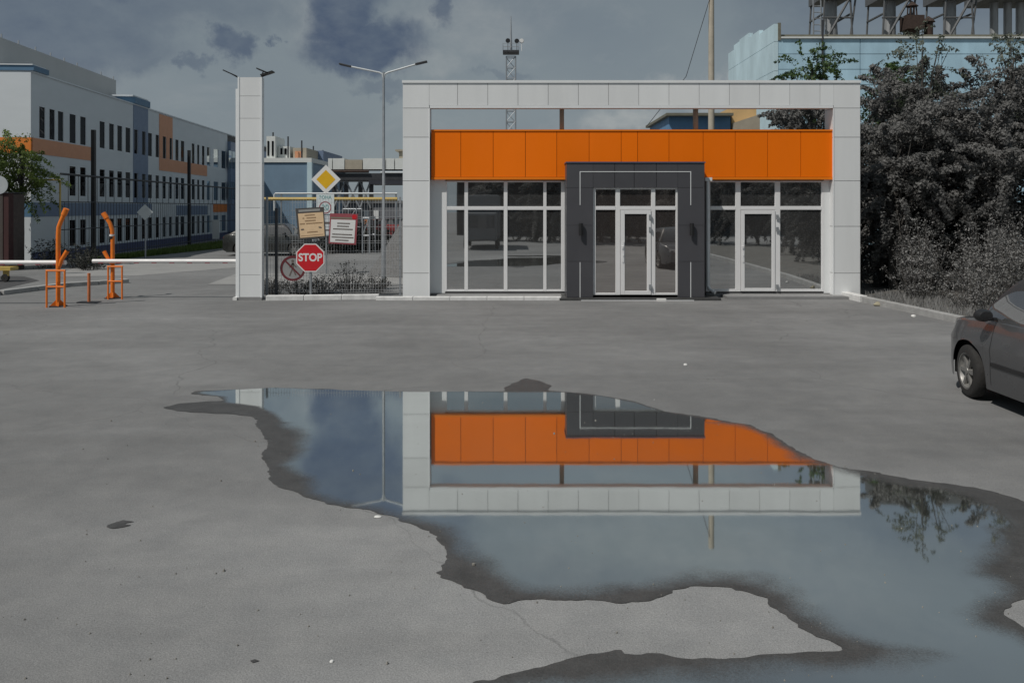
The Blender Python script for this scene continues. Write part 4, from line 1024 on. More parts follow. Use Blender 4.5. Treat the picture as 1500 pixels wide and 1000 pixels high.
t = thing('storage_container', (px(425, Yc), Yc, 0), 'long dark brown container in front of the blue block behind the fence', 'container')
MB().box(px(389, Yc), px(470, Yc), Yc, Yc+2.4, .1, pz(336, Yc)).build('shell', mat('dark_container', (.045, .036, .03), .8, var=.25, scale=3, stretch=(6, 1, .3)), t)
for x in (410, 440): MB().box(px(x, Yc), px(x+1.5, Yc), Yc-.05, Yc-.003, .12, pz(337, Yc)).build('rib', M['dark_steel'], t)
Yv = 66.0
t = thing('delivery_truck', (px(552, Yv), Yv, 0), 'small white truck with orange load far behind the street lamp', 'truck')
MB().box(px(533, Yv), px(556, Yv), Yv, Yv+2, .9, pz(322, Yv)).build('cargo_box', mat('orange_tarp', (.5, .2, .09), .7), t)
MB().box(px(557, Yv), px(567, Yv), Yv+.1, Yv+1.9, .5, pz(326, Yv)).build('cab', M['sign_white'], t, bevel=.1)
for x in (537, 551, 562): MB().lathe([(.05, -.12), (.36, -.12), (.42, -.06), (.42, .06), (.36, .12), (.05, .12)], (px(x, Yv), Yv+.05, .42), axis='y', n=18).build('wheel', M['rubber'], t)

# ------------------------------------------------------------------ right background
RB = 46.0
t = thing('industrial_hall', (px(1140, RB), RB, 0), 'weathered pale blue panel hall with stepped gable behind the trees', 'building')
cx = px(1140, RB); back = cx*F/(1072-750)
zt = pz(57, RB)
hall = MB().box(cx, cx+34, RB+.12, back, 0, zt-.05).build('wall', M['joint'], t)
pn = MB()
xs_ = [cx, cx+4.76, cx+9.5, cx+14.3, cx+19, cx+24, cx+29, cx+34]
for a, b in zip(xs_[:-1], xs_[1:]):
    z = zt
    while z > .2:
        z1 = max(z-.89, 0); pn.box(a+.02, b-.02, RB, RB+.115, z1+.02, z-.012); z = z1
pn.build('panel', M['lightblue'], hall)
sd = MB(); L = back-RB
steps = [(0, .28, pz(35, RB)+.0), (.28, .50, pz(35, RB)+.25), (.50, .72, pz(35, RB)+.55), (.72, .86, pz(35, RB)+.45), (.86, 1.0, pz(35, RB)+.15)]
for a, b, zz1 in steps:
    z = 0
    while z < zz1-.05:
        z1 = min(z+1.7, zz1); sd.box(cx-.25, cx-.003, RB+L*a, RB+L*b-.03, z+.012, z1-.012); z = z1
sd.build('gable_panel', M['lightblue_side'], t)
MB().box(cx-.02, cx+.14, RB-.06, RB+.11, zt-.1, pz(34, RB)).build('gable_edge', M['olive'], t)
MB().box(cx+.15, cx+34, RB-.12, RB+.3, zt+.003, zt+.10).build('flashing', M['gallery'], t)
MB().box(cx+.23, cx+34, RB+.35, back, zt+.003, pz(49, RB)).build('parapet', M['olive'], t)
MB().tube([(px(1204, RB), RB-.1, pz(95, RB)), (px(1204, RB), RB-.1, pz(30, RB))], .06, 6).build('cable_pipe', M['dark_steel'], t)
CYY = RB+2.5; zr = pz(49, RB)
for (x, lab) in ((1217, 'first flue from the left on the hall roof'), (1303, 'second flue from the left on the hall roof'), (1391, 'third flue from the left on the hall roof'), (1456, 'slim flue right of the braced ones on the hall roof'), (1476, 'middle slim flue near the right edge of the roof'), (1494, 'rightmost slim flue on the hall roof')):
    f = thing('flue', (px(x, CYY), CYY, zr), 'grey metal ' + lab, 'flue', 'flues on the hall roof')
    w2 = 8.5 if x < 1400 else 5.5
    MB().tube([(px(x, CYY), CYY, zr-.4), (px(x, CYY), CYY, pz(-11, CYY))], (px(750+w2, CYY)), 14).build('stack', M['flue'], f, smooth=True)
    MB().tube([(px(x, CYY), CYY, zr-.4), (px(x, CYY), CYY, zr+.12)], px(750+w2*1.3, CYY), 14).build('collar', M['dark_steel'], f)
    if x < 1400:
        fr_ = MB()
        for dx, dyy in ((-22, -1), (-22, 1.2), (22, -1), (22, 1.2)):
            fr_.tube([(px(x+dx, CYY), CYY+dyy, zr-.4), (px(x+dx*.8, CYY), CYY+dyy, pz(-8, CYY))], .06, 5)
        for dx in (-22, 22):
            fr_.tube([(px(x+dx*.9, CYY), CYY-1, pz(26, CYY)), (px(x+dx*.9, CYY), CYY+1.2, pz(26, CYY))], .07, 5)
        for y in (3, 32):
            fr_.tube([(px(x-22, CYY), CYY-1, pz(y, CYY)), (px(x+22, CYY), CYY-1, pz(y, CYY))], .06, 5)
        fr_.tube([(px(x-16, CYY), CYY-1.05, zr), (px(x+18, CYY), CYY-1.05, pz(2, CYY))], .08, 5)
        MB().tube([(px(x+19, CYY), CYY-.9, zr), (px(x+27, CYY), CYY-.9, pz(3, CYY))], .06, 5).build('brace', M['flue_brace'], f)
        fr_.build('bracing', M['flue_brace'], f)
t = thing('roof_beam', (px(1480, CYY), CYY, pz(2, CYY)), 'dark steel duct crossing the flues at the top right', 'duct')
MB().box(px(1196, CYY), px(1238, CYY), CYY-1.2, CYY+1.3, pz(3, CYY), pz(-12, CYY)).box(px(1281, CYY), px(1326, CYY), CYY-1.2, CYY+1.3, pz(3, CYY), pz(-12, CYY)).box(px(1368, CYY), px(1412, CYY), CYY-1.2, CYY+1.3, pz(3, CYY), pz(-12, CYY)).box(px(1430, CYY), px(1600, CYY), CYY-1.2, CYY+1.3, pz(5, CYY), pz(-12, CYY)).build('duct', mat('grey_duct', (.12, .125, .13), .6, .2, var=.2), t)
t = thing('ladder_frame', (px(1192, CYY), CYY, zr), 'thin steel ladder frame left of the first flue', 'ladder')
lf = MB()
for x in (1186, 1197): lf.tube([(px(x, CYY), CYY-.6, zr-.3), (px(x, CYY), CYY-.6, pz(-12, CYY))], .05, 5)
for y in range(-5, 50, 9): lf.tube([(px(1186, CYY), CYY-.6, pz(y, CYY)), (px(1197, CYY), CYY-.6, pz(y, CYY))], .03, 5)
lf.build('rungs', M['steel'], t)
vx = px(1336, RB+1.5)
t = thing('roof_vent', (vx, RB+1.5, zr), 'dark rusty boxy vent with cage on top on the hall roof', 'vent')
MB().box(vx-.5, vx+.5, RB+1, RB+2, zr+.5, pz(25, RB+1.5)).build('housing', M['rust'], t)
MB().box(vx-.3, vx+.3, RB+1.2, RB+1.8, zr-.3, zr+.497).build('leg_frame', M['rust'], t)
cg = MB()
for k in range(8): a = k*math.pi/4; cg.tube([(vx+.28*math.cos(a), RB+1.5+.28*math.sin(a), pz(25, RB+1.5)), (vx+.24*math.cos(a), RB+1.5+.24*math.sin(a), pz(10, RB+1.5))], .035, 5)
cg.lathe([(0, .35), (.15, .2), (.36, 0), (0, 0)], (vx, RB+1.5, pz(10, RB+1.5)), n=12)
cg.build('cage', M['rust'], t)
vx = px(1360, RB+1.5)
t = thing('roof_vent', (vx, RB+1.5, zr), 'round rusty vent with conical cap on the hall roof', 'vent')
MB().tube([(vx, RB+1.5, zr-.3), (vx, RB+1.5, pz(33, RB+1.5))], .25, 14).build('stub', M['rust'], t, smooth=True)
MB().lathe([(.0, .38), (.22, .2), (.38, 0), (0, -.02)], (vx, RB+1.5, pz(33, RB+1.5)), n=16).build('cap', M['rust'], t)
# shed seen through the gap between fascia and portal beam
SH = 36.0
t = thing('blue_shed', (px(1020, SH), SH, 0), 'blue shed with dark flat roof glimpsed through the portal gap', 'building')
MB().box(px(980, SH), px(1070, SH), SH, SH+5, 0, pz(171, SH)).build('wall', mat('shed_blue', (.12, .25, .42), .6, var=.12), t)
MB().box(px(974, SH), px(1071, SH), SH-.4, SH+5.2, pz(171, SH)+.003, pz(167, SH)).build('roof', M['olive'], t)
t = thing('tan_annex', (px(1092, SH), SH, 0), 'tan annex with sloping grey lower roof seen in the portal gap', 'building')
MB().box(px(1072.5, SH), px(1109, SH), SH+.1, SH+5, 0, pz(157, SH)).build('wall', M['hut_tan'], t)
MB().prism([(px(1072.5, SH), pz(181, SH)), (px(1109, SH), pz(169, SH)), (px(1109, SH), 0), (px(1072.5, SH), 0)], (0, SH+.09, 0), (1, 0, 0), (0, 0, 1), (0, -.5, 0)).build('lean_to', M['gallery_tan'], t)

# ------------------------------------------------------------------ foliage
def leaf_mesh(centers, radii, per, size, seed, flat=.35, squash=.8, mid=None, spray=0.0, soft=.6):
    r = np.random.default_rng(seed); V = []; NN = []
    for c, rad in zip(centers, radii):
        n = max(6, int(per*(rad/.55)**2)); c = np.array(c)
        d = r.normal(size=(n, 3)); d /= np.linalg.norm(d, axis=1)[:, None]
        rr = rad*r.random(n)**.45; off = d*rr[:, None]*np.array([1, 1, squash])
        if mid is not None and spray > 0:          # branch sprays: long, drooping at the tip
            o = c - np.array(mid); o[2] *= .5; o = o/(np.linalg.norm(o)+1e-6) + r.normal(size=3)*.45; o /= np.linalg.norm(o)
            t = r.random(n); off = off*(.55*(1.1-.75*t))[:, None] + (o[None]*(t*2.0-.8)[:, None] + np.array([0, 0, -.75])[None]*(t**2)[:, None])*rad*spray
        p = c + off
        nrm = d*.6 + r.normal(size=(n, 3))*.6 + np.array([0, 0, flat]); nrm /= np.linalg.norm(nrm, axis=1)[:, None]
        a = np.cross(nrm, r.normal(size=(n, 3))); a /= np.linalg.norm(a, axis=1)[:, None]; b = np.cross(nrm, a)
        s = size*(.6+.8*r.random(n))[:, None]
        g = off/(rad+1e-6) + np.array([0, 0, .35])
        if mid is not None: q = p - np.array(mid); g = g*.9 + .6*q/(np.linalg.norm(q, axis=1)[:, None]+.1)
        g /= np.linalg.norm(g, axis=1)[:, None]+1e-6
        sg = np.sign((nrm*g).sum(1))[:, None]; nrm = nrm*sg; b = b*sg
        V.append(np.stack([p - a*s*.5, p - b*s*.28 + nrm*s*.06, p + a*s*.5, p + b*s*.28 + nrm*s*.06], 1))
        m = g*soft + nrm*(1-soft); m /= np.linalg.norm(m, axis=1)[:, None]
        NN.append(np.repeat(m[:, None], 4, 1))
    return np.concatenate(V).reshape(-1, 3), np.concatenate(NN).reshape(-1, 3)
def leaf_obj(name, V, m, parent, org):
    nn_ = None
    if isinstance(V, tuple): V, nn_ = V
    me = bpy.data.meshes.new(name); n = len(V)//4
    me.vertices.add(len(V)); me.vertices.foreach_set('co', (V-np.array(org)).astype(np.float32).ravel())
    me.loops.add(len(V)); me.loops.foreach_set('vertex_index', np.arange(len(V), dtype=np.int32))
    me.polygons.add(n); me.polygons.foreach_set('loop_start', np.arange(0, len(V), 4, dtype=np.int32))
    me.update(calc_edges=True); me.materials.append(m)
    if nn_ is not None:
        me.polygons.foreach_set('use_smooth', [True]*n); me.normals_split_custom_set_from_vertices([tuple(q) for q in nn_.tolist()])
    o = bpy.data.objects.new(name, me); C.objects.link(o)
    if parent: o.parent = parent
    return o
def tree(name, label, x, y, h, cr, cz0, leafm, seed, clumps=70, per=130, size=.15, group=None, trunk_r=.11, cat='tree', squash=1.0, lean=0.0):
    r = random.Random(seed); t = thing(name, (x, y, 0), label, cat, group)
    cz = (h+cz0)/2; hz = (h-cz0)/2
    cs = []; rs = []
    lobes = [(r.uniform(-.55, .55)*cr, r.uniform(-.55, .55)*cr, r.uniform(-.6, .75)*hz, r.uniform(.40, .75)) for _ in range(7)]
    tries = 0
    while len(cs) < clumps and tries < clumps*60:
        tries += 1
        p = Vector((r.uniform(-1, 1)*cr, r.uniform(-1, 1)*cr, r.uniform(-1, 1)*hz))
        ok = any(((p.x-a)/(cr*s))**2 + ((p.y-b)/(cr*s))**2 + ((p.z-c)/(hz*s))**2 < 1 for a, b, c, s in lobes)
        inner = (p.x/cr)**2 + (p.y/cr)**2 + (p.z/hz)**2
        if ok and inner > .10*r.random(): cs.append((x+p.x+lean*p.z, y+p.y, cz+p.z)); rs.append(r.uniform(.28, .62)*min(1, cr/2+.25))
    tr = MB(); top = Vector((x+lean*hz, y, cz+hz*.5))
    tr.tube([(x, y, -.05), (x+.03, y, cz0*.6), (x+lean*hz*.3, y, cz), top], [trunk_r*1.25, trunk_r, trunk_r*.7, trunk_r*.25], 9)
    for c in cs[::2]:
        c = Vector(c); k = r.uniform(.2, .85); s = Vector((x, y, cz0*.6)).lerp(top, k); mid = s.lerp(c, .55) + Vector((0, 0, .15))
        tr.tube([s, mid, c], [trunk_r*.38, trunk_r*.22, .008], 5, caps=False)
    tr.build('trunk', M['bark'], t)
    V = leaf_mesh(cs, rs, per, size, seed, mid=(x, y, cz), spray=1.5)
    leaf_obj('crown', V, LF[leafm], t, (x, y, 0))
    return t
def shrub(name, label, x, y, h, rad, leafm, seed, stems=46, per=60, size=.075, group=None, cat='shrub', spike=True):
    r = random.Random(seed); t = thing(name, (x, y, 0), label, cat, group); tr = MB(); cs = []; rs = []
    for _ in range(stems):
        a = r.uniform(0, 6.283); q = rad*r.random()**.6; b = Vector((x + .45*q*math.cos(a), y + .45*q*math.sin(a), 0)); hh = h*(1-.45*(q/rad)**2)*r.uniform(.65, 1.05)
        e = Vector((x + q*math.cos(a)*1.05, y + q*math.sin(a)*1.05, hh)); mid = b.lerp(e, .5) + Vector((0, 0, hh*.12))
        tr.tube([b, mid, e], [.008, .005, .002], 4, caps=False)
        k = max(3, int(hh/.28))
        for i in range(k):
            f = (i+.8)/k; p = b.lerp(mid, f*2) if f < .5 else mid.lerp(e, f*2-1); cs.append(tuple(p)); rs.append(.26*(1.15-.65*f)*max(.7, rad))
    tr.build('stems', M['bark'], t)
    leaf_obj('foliage', leaf_mesh(cs, rs, per, size, seed, .5, mid=(x, y, h*.35), spray=.0, soft=.85), LF[leafm], t, (x, y, 0)); return t
G_T = 'trees right of the gatehouse'
tree('leafy_tree', 'dense grey leaved tree directly right of the white portal column', 11.5, 22.8, 6.3, 2.1, .5, 'grey', 11, 170, 520, .09, G_T, squash=.9)
tree('leafy_tree', 'broad grey leaved tree in the middle of the right hand thicket', 13.5, 22.6, 6.7, 2.4, .6, 'grey', 12, 180, 520, .09, G_T)
tree('leafy_tree', 'dark tree at the right edge behind the parked car', 16.2, 22.6, 6.7, 2.4, .6, 'grey', 13, 150, 480, .095, G_T)
tree('leafy_tree', 'lower spreading tree in front of the right hand thicket', 13.0, 20.9, 4.7, 1.9, .3, 'grey', 14, 130, 520, .085, G_T)
tree('leafy_tree', 'low dark tree tucked beside the right portal column', 10.4, 21.7, 5.2, 1.45, -.2, 'grey', 15, 130, 520, .085, G_T)
tree('leafy_tree', 'shadowed tree at the right edge above the tall shrubs', 15.4, 20.6, 4.9, 1.8, .8, 'grey', 16, 100, 480, .09, G_T)
tree('leafy_tree', 'slender tree with greenish tip rising above the thicket before the blue hall', 11.6, 22.4, 7.4, .75, 4.6, 'dusk', 17, 36, 170, .085, G_T, trunk_r=.05)
tree('leafy_tree', 'thin leaning tree with green tip at the upper right before the flues', 14.0, 22.6, 7.3, .7, 4.6, 'dusk', 18, 28, 160, .085, G_T, lean=.3, trunk_r=.05)
tree('leafy_tree', 'green bushy crown between thicket and blue hall', 12.5, 25.0, 6.9, 1.2, 4.4, 'green', 19, 50, 220, .10, G_T)
tree('leafy_tree', 'loose green tree rising over the portal beam before the blue hall', 12.7, 33.5, 9.2, 1.15, 5.8, 'green', 20, 56, 190, .12, G_T)
tree('leafy_tree', 'dark tree seen through the gap under the portal beam', 12.0, 31.0, 6.7, 1.9, 2.0, 'grey', 21, 90, 300, .12, G_T)
tree('leafy_tree', 'tall tree at the far right edge in front of the flues', 16.8, 24.8, 7.0, 1.8, 3.0, 'grey', 22, 80, 360, .10, G_T)
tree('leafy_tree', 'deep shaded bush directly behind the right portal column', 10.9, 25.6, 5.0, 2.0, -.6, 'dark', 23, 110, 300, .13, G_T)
G_S = 'shrubs along the right kerb'
for i, (x, y, h, rad, lm, lab) in enumerate([(10.0, 19.3, 2.0, .9, 'grey2', 'pale feathery shrub nearest the right portal column'), (11.0, 18.3, 2.25, 1.0, 'grey2', 'tall pale feathery shrub in the middle of the right kerb'), (12.0, 18.8, 2.2, 1.0, 'grey2', 'pale feathery shrub behind the parked car roof'), (11.2, 16.7, 1.25, .8, 'grey', 'low dark bush just above the car mirror'), (10.1, 17.3, 1.1, .7, 'grey2', 'low scrubby bush on the kerb before the tall shrubs'), (12.9, 17.6, 2.0, 1.0, 'grey2', 'tall shrub cut by the right edge over the car')]):
    shrub('shrub', lab, x, y, h, rad, lm, 40+i, 66, 150, .045, G_S)
# weeds at the kerb
def weeds(name, label, pts, h, m, n, seed, wd=.012):
    r = np.random.default_rng(seed); V = []
    P = np.array(pts)
    for _ in range(n):
        u, v = r.random(2)
        if len(P) == 4: a = P[0]*(1-u)+P[1]*u; b = P[3]*(1-u)+P[2]*u; p = a*(1-v)+b*v
        hh = h*r.uniform(.4, 1.1); an = r.uniform(0, 6.283); d = np.array([math.cos(an), math.sin(an)])*wd; ln = r.normal(size=2)*hh*.3
        V += [(p[0]-d[0], p[1]-d[1], 0), (p[0]+d[0], p[1]+d[1], 0), (p[0]+ln[0]+d[0]*.2, p[1]+ln[1]+d[1]*.2, hh), (p[0]+ln[0]-d[0]*.2, p[1]+ln[1]-d[1]*.2, hh)]
    o = leaf_obj(name, np.array(V), LF[m], None, (0, 0, 0)); return props(o, label, None, None, 'stuff')
weeds('weeds', 'short grey weeds along the right kerb', [(8.75, 19.6), (9.05, 15.3), (11.0, 15.3), (10.0, 20.4)], .22, 'grey2', 2600, 3)
weeds('grass', 'green grass along the foot of the long factory', [gnd(150, 382), gnd(343, 362), gnd(343, 353), gnd(125, 385)], .22, 'lime', 6000, 4, .03)
# left tree and shrubs
tree('young_tree', 'small fresh green tree at the left edge in front of the factory corner', -18.75, 30.3, 5.05, 1.2, 2.2, 'lime', 31, 110, 260, .09, trunk_r=.06)
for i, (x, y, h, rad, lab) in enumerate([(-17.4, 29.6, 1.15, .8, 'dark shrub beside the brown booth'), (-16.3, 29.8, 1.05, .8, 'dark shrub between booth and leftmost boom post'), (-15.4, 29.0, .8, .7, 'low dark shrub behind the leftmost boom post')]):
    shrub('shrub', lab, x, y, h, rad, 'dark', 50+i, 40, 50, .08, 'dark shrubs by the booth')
for i, (xx, yb2, h, rad, lab) in enumerate([(398, 432, .45, .45, 'low weedy bush at the foot of the dark fence post'), (437, 430, .42, .55, 'low bush under the round no walking sign'), (472, 430, .50, .6, 'bush behind the fence below the STOP sign'), (513, 428, .85, .6, 'tallest bush behind the middle of the mesh fence'), (548, 428, .45, .6, 'low bush beside the street lamp foot')]):
    gx_, gy_ = gnd(xx, yb2); gy_ = max(gy_, 20.9)
    shrub('shrub', lab, px(xx, gy_), gy_, h, rad, 'dark2', 60+i, 40, 70, .05, 'bushes behind the mesh fence')
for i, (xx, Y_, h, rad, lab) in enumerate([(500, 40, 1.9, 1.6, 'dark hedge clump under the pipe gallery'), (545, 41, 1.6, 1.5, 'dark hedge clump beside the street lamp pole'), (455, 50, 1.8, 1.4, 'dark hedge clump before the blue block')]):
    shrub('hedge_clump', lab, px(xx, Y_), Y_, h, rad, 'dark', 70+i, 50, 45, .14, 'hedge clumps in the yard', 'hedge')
# gravel pile behind the fence
hp = MB(); hx, hy = px(600, 27), 27.0; nn = 26; rings = 9
for j in range(rings+1):
    for k in range(nn):
        a = 2*math.pi*k/nn; q = 1.45*(j/rings); z = 2.15*(1-(j/rings))**1.05
        v = noise.noise(Vector((math.cos(a)*q, math.sin(a)*q, 1.3)))*.22
        hp.v.append((hx + q*math.cos(a)*(1+v*.3), hy + q*math.sin(a)*(1+v*.3), max(-.02, z + v*(1 if 0 < j < rings else 0)) if j < rings else -.02))
for j in range(rings):
    for k in range(nn): hp.f.append((j*nn+k, (j+1)*nn+k, (j+1)*nn+(k+1) % nn, j*nn+(k+1) % nn)); hp.m.append(0)
props(hp.build('gravel_pile', M['gravel'], smooth=True), 'grey gravel pile beside the left portal column behind the fence', 'gravel pile')

# trees and van behind the viewer (seen in the window reflections)
protoA = [o for o in C.objects if o.name in ('leafy_tree', 'leafy_tree.001', 'leafy_tree.003')]
k = 0
for (x, y, s, i) in ((2.5, -13, 1.1, 0), (6.5, -12, 1.0, 1), (10.5, -13, 1.15, 2), (14.5, -9, 1.1, 1), (-.8, -15, .95, 2), (13.0, 8.5, .8, 0), (13.5, 2.5, .9, 1), (18, -2, 1.1, 0), (13.8, 13.5, .75, 2), (5, -18, 1.2, 1)):
    c = copy_tree(protoA[i]); c.location = (x, y, 0); c.rotation_euler = (0, 0, 1.7*k); c.scale = (s, s, s); k += 1
    c['label'] = 'leafy tree outside the picture mirrored in the gatehouse windows'; c['group'] = 'trees across the road'
t = thing('cargo_van', (-1.7, -4.6, 0), 'grey box van outside the picture mirrored in the left windows', 'van')
MB().box(-2.7, -.7, -8.2, -3.6, .55, 2.95).build('cargo_box', M['van'], t, bevel=.06)
MB().box(-2.6, -.8, -3.58, -2.2, .45, 2.0).build('cab', M['van'], t, bevel=.12)
MB().box(-2.45, -.95, -2.19, -2.17, 1.15, 1.85).build('windscreen', M['car_glass'], t)
for (x, y) in ((-2.55, -2.9), (-.85, -2.9), (-2.55, -7), (-.85, -7)):
    MB().lathe([(.05, -.1), (.3, -.1), (.36, -.06), (.36, .06), (.3, .1), (.05, .1)], (x, y, .36), axis='x', n=20).build('wheel', M['rubber'], t)

t = thing('added_garage', (8, -24, 0), 'long dark garage block added out of view to darken the window reflections', 'building')  # unseen block, added to darken the sky mirrored beneath the trees
MB().box(-4.5, 26, -30, -24, 0, 4.6).build('wall', M['brick'], t)
MB().box(-4.8, 26.3, -30.3, -23.7, 4.603, 4.8).build('roof', M['roofmat'], t)
for x in (-2, 2.5, 7, 11.5, 16): MB().box(x, x+2.8, -23.99, -23.93, 0, 2.6).build('garage_door', M['dark_steel'], t)

# ------------------------------------------------------------------ car
def make_car(paint, label, loc, steer=0.0, group=None):
    t = thing('parked_car', (0, 0, 0), label, 'car', group)
    Lr, Lf = -2.15, 2.15; yf, yr, Rw, Ra = 1.30, -1.24, .315, .375
    W = .855
    def wid(y):
        if y > 1.35: return W - .33*((y-1.35)/.80)**2.1
        if y < -1.5: return W - .20*((-1.5-y)/.65)**2.2
        return W
    def zs(y):                               # shoulder height
        if y > 1.05: return .955 - .085*((y-1.05)/.7) - (.16*max(0, (y-1.75)/.4)**2)
        if y < -1.75: return 1.00 - .10*((-1.75-y)/.4)**2
        return .955 + .045*(1.05-y)/2.8
    def zb(y):
        b = .19 + (.10*max(0, (abs(y)-1.8)/.35)**2)
        for c in (yf, yr):
            if abs(y-c) < Ra: b = max(b, .315 + math.sqrt(Ra**2-(y-c)**2))
        return b
    ys = set(np.round(np.arange(Lr, Lf+.001, .05), 4))
    for c in (yf, yr):
        for a in np.linspace(0, math.pi, 19): ys.add(round(c + Ra*math.cos(a)*.9999, 4))
        ys |= {round(c+Ra+.002, 4), round(c-Ra-.002, 4)}
    d0, d1 = -.40, .82
    for d in (d0, d1): ys |= {d, d+.012}
    ys = sorted(ys); fr_ = [0, .08, .2, .34, .48, .60, .72, .82, .90, .96, 1.0]
    def xprof(z, zsv, w):
        q = z/zsv
        return w*(1 - .055*max(0, (.45-q)/.45)**1.6 - .085*max(0, (q-.62)/.38)**2.2) + .012*math.exp(-((z-.66)/.03)**2)
    rows_ = []
    for y in ys:
        b, s, w_ = zb(y), zs(y), wid(y); r = []
        for f in fr_: z = b + (s-b)*f; r.append((xprof(z, s, w_), y, z))
        xt = r[-1][0]
        r += [(xt*.985, y, s+.018), (xt*.93, y, s+.032), (xt*.6, y, s+.055), (0, y, s+.065)]
        rows_.append(r)
    nc = len(rows_[0])
    parts = {'body': MB(), ('door', -1): MB(), ('door', 1): MB(), ('seam', -1): MB(), ('seam', 1): MB()}
    for sgn in (-1, 1):
        for i in range(len(ys)-1):
            for j in range(nc-1):
                y0, y1 = ys[i], ys[i+1]
                q = [rows_[i][j], rows_[i+1][j], rows_[i+1][j+1], rows_[i][j+1]]
                q = [(sgn*a, b, c) for a, b, c in q]
                if sgn > 0: q = q[::-1]
                side = 1 <= j < 10
                nm = 'body'
                if side and (abs(y0-d0) < 1e-6 or abs(y0-d1) < 1e-6) and y1-y0 < .02: nm = ('seam', sgn)
                elif side and d0 < y0 < d1 and y1 <= d1+1e-6: nm = ('door', sgn)
                parts[nm].add(q, [(0, 1, 2, 3)])
    for e in (0, -1):                       # close nose and tail
        r = rows_[e]; pts = [(-a, b, c) for a, b, c in r] + [(a, b, c) for a, b, c in reversed(r[:-1])]
        parts['body'].add(pts, [tuple(range(len(pts)))])
    def weld(o):
        import bmesh
        bm = bmesh.new(); bm.from_mesh(o.data); bmesh.ops.remove_doubles(bm, verts=bm.verts, dist=1e-5); bmesh.ops.recalc_face_normals(bm, faces=bm.faces); bm.to_mesh(o.data); bm.free()
        o.data.polygons.foreach_set('use_smooth', [True]*len(o.data.polygons)); o.data.set_sharp_from_angle(angle=R(45)); return o
    bo = weld(parts['body'].build('body', paint, t))
    dos = {}
    for q in (-1, 1): dos[q] = weld(parts[('door', q)].build('door', paint, t)); weld(parts[('seam', q)].build('door_gap', M['seam'], dos[q]))
    MB().box(-.60, .60, -2.0, 2.0, .17, .60).box(-.78, .78, yr+.42, yf-.42, .19, .5).box(-.66, .66, yf-.4, yf+.4, .5, .80).box(-.66, .66, yr-.4, yr+.4, .5, .84).build('underbody', M['seam'], t)
    # greenhouse
    A0, A1, B1, B0 = 1.16, .60, -1.05, -1.80     # windscreen base, roof front, roof rear, rear glass base
    gy = sorted(set(np.round(np.concatenate([np.linspace(B0, B1, 10), np.linspace(B1, A1, 22), np.linspace(A1, A0, 12)]), 4)) | {-.44, -.36})
    def roof(y):
        if y > A1: f = (y-A1)/(A0-A1); return 1.50 - (1.50-.985)*f**2.1
        if y < B1: f = (B1-y)/(B1-B0); return 1.42 - (1.42-1.03)*f**1.3
        return 1.50 + .02*math.sin(math.pi*(y-B1)/(A1-B1)) - .08*(A1-y)/(A1-B1)
    grid = []
    for y in gy:
        zbelt = zs(y)+.015; zr_ = max(roof(y), zbelt+.012); h = zr_-zbelt; wb = wid(y)*.905; wr = wb - .20*h/.46
        sec = []
        for f in (0, .06, .3, .52, .74, .9): sec.append((wb + (wr-wb)*(f**1.15), y, zbelt + h*f*.95))
        sec += [(wr-.025*min(1, h/.3), y, zbelt+h*.985), (wr*.86, y, zr_+.008), (wr*.5, y, zr_+.022), (0, y, zr_+.028)]
        grid.append(sec)
    pil, roofm, sgs, wsn, rwn = MB(), MB(), {-1: MB(), 1: MB()}, MB(), MB()
    for sgn in (-1, 1):
        for i in range(len(gy)-1):
            ym = (gy[i]+gy[i+1])/2
            for j in range(len(grid[0])-1):
                q = [grid[i][j], grid[i+1][j], grid[i+1][j+1], grid[i][j+1]]; q = [(sgn*a, b, c) for a, b, c in q]
                if sgn > 0: q = q[::-1]
                if j == 0: m_ = roofm
                elif j >= 7: m_ = roofm if B1 < ym < A1 else wsn if ym > 0 else rwn
                elif j >= 4: m_ = pil if (ym > A1 or j == 4) else roofm
                else: m_ = roofm if (abs(ym+.40) < .05 or ym < -1.25 or ym > A0-.10) else sgs[sgn]
                m_.add(q, [(0, 1, 2, 3)])
    weld(roofm.build('roof', paint, t)); weld(pil.build('window_pillar', M['seal'], t)); weld(sgs[-1].build('side_window', M['car_glass'], t)); weld(sgs[1].build('side_window', M['car_glass'], t)); weld(rwn.build('rear_window', M['car_glass'], t)); weld(wsn.build('windscreen', M['car_glass'], t))
    # wheels
    for (x, y, s, st) in ((-.765, yf, -1, steer), (.765, yf, 1, steer), (-.765, yr, -1, 0), (.765, yr, 1, 0)):
        prof = [(.20, -.088), (.275, -.09), (.302, -.078), (.315, -.055), (.315, .02), (.302, .045), (.275, .055), (.20, .05)]
        wt = MB().lathe([(q[0], -s*q[1]) for q in prof], (0, 0, 0), axis='x', n=32).build('wheel', M['rubber'], None, smooth=True)
        rm = MB().lathe([(.215, s*.092), (.20, s*.085), (.185, s*.045), (.17, s*.03), (0, s*.03)], (0, 0, 0), axis='x', n=32)
        for k in range(6):
            a = k*math.pi/3; u = Vector((0, math.cos(a), math.sin(a))); v = Vector((0, -math.sin(a), math.cos(a)))
            rm.obox(u*.12 + Vector((s*.062, 0, 0)), u*.085, v*.022, (.014, 0, 0))
        rm.lathe([(.0, s*.088), (.04, s*.086), (.05, s*.06), (.05, s*.03)], (0, 0, 0), axis='x', n=16)
        ro = rm.build('rim', M['rim'], None, smooth=True); ro.parent = wt; wt.parent = t
        wt.location = (x, y, .315); wt.rotation_euler = (0, 0, st)
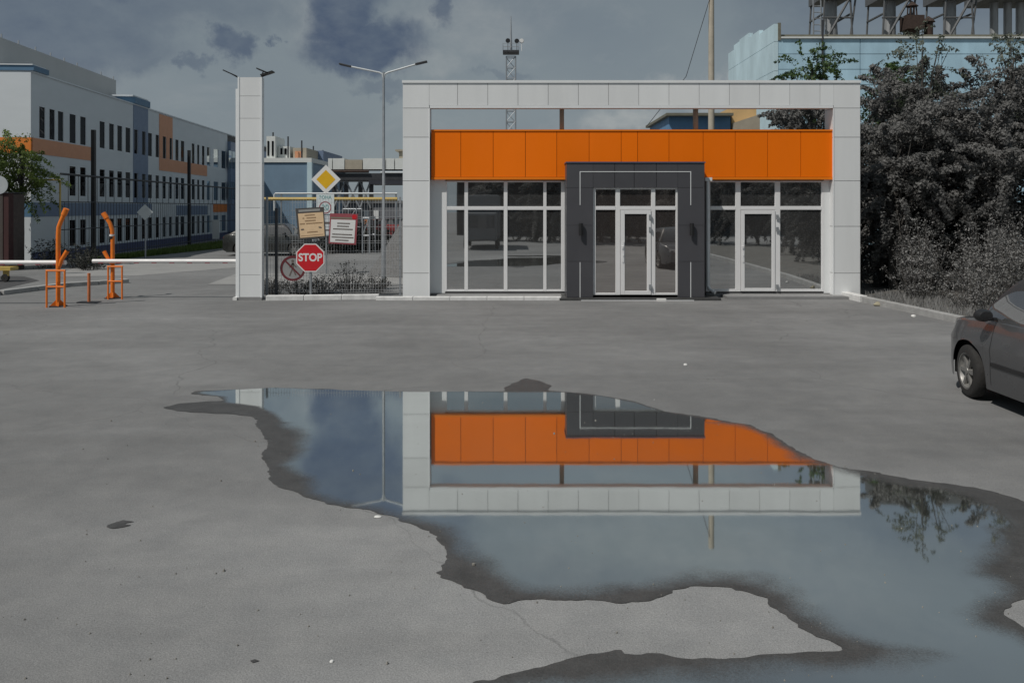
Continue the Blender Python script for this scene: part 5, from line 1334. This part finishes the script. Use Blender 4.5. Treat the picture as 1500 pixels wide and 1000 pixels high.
    # mirrors, handle, lamps, trims
    for s in (-1, 1):
        mb = MB(); prof = [(.0, -.075), (.05, -.07), (.07, -.02), (.072, .02), (.055, .06), (0, .075)]
        mb.lathe(prof, (0, 0, 0), axis='y', n=16)
        mb.v = [(s*.925 + v[0]*1.45, .84 + v[1]*.95, 1.045 + v[2]*1.02) for v in mb.v]
        mb.box(min(s*.78, s*.92), max(s*.78, s*.92), .81, .87, .985, 1.02)
        mb.build('wing_mirror', M['black'] if paint is not M['car_red'] else paint, t, smooth=True)
        hx_ = s*(xprof(.80, zs(.0), W)); 
        MB().box(min(hx_, hx_+s*.025), max(hx_, hx_+s*.025), -.32, -.14, .785, .815).build('handle', paint, dos[s], bevel=.008)
        hx2 = s*(xprof(.5, zs(0), W)+.004); MB().box(min(hx2, hx2+s*.010), max(hx2, hx2+s*.010), -.80, .80, .47, .515).build('side_trim', M['black'], dos[s], bevel=.004)
        MB().obox((s*.40, 2.07, .70), (.15, -.05*s*s*1, 0) if s > 0 else (-.15, -.05, 0), (.02*s, .08, 0), (0, 0, .06)).build('headlight', M['lens'], t, bevel=.02)
        MB().obox((s*.50, -2.10, .80), (.14, .02, 0), (0, .06, 0), (0, 0, .08)).build('tail_light', M['tail'], t, bevel=.02)
    MB().box(-.26, .26, 2.14, 2.17, .36, .47).build('number_plate', M['sign_white'], t)
    t.location = loc; return t
car = make_car(M['car'], 'charcoal grey car parked at the right edge by the puddle', (6.31, 8.21, 0), R(-9))
c2 = make_car(M['car_b'], 'dark car parked side on in the yard behind the white pillar', (px(399, 38), 38.0, 0), 0, 'cars in the yard'); c2.rotation_euler = (0, 0, R(-90))
c3 = make_car(M['car_red'], 'red car parked far off behind the street lamp pole', (px(575, 60), 60.0, 0), 0, 'cars in the yard'); c3.rotation_euler = (0, 0, R(-90))

# small stones by the right kerb
for (x, y, sx, sy, sz, m_, lab) in ((1292, 448, .20, .09, .11, 'stone_tan', 'yellowish log shaped stone lying by the right kerb'), (1338, 464, .05, .05, .05, 'litter', 'small white pebble near the right kerb'), (1004, 535, .03, .03, .03, 'litter', 'tiny white pebble on the open asphalt'), (553, 757, .028, .02, .012, 'litter', 'white pebble on the near puddle edge'), (486, 969, .011, .011, .010, 'litter', 'white pebble on the dry asphalt in front of the puddle'), (694, 828, .014, .014, .018, 'stone', 'small dark stone standing in the puddle near its left bay')):
    gx_, gy_ = gnd(x, y); mb = MB(); n_ = 10
    mb.lathe([(0, -.2), (.8, -.1), (1, .3), (.75, .8), (0, 1)], (0, 0, 0), n=n_)
    r_ = random.Random(x)
    mb.v = [(gx_ + v[0]*sx*r_.uniform(.85, 1.1), gy_ + v[1]*sy*r_.uniform(.85, 1.1), v[2]*sz) for v in mb.v]
    props(mb.build('stone', M[m_], smooth=True), lab, 'stone')
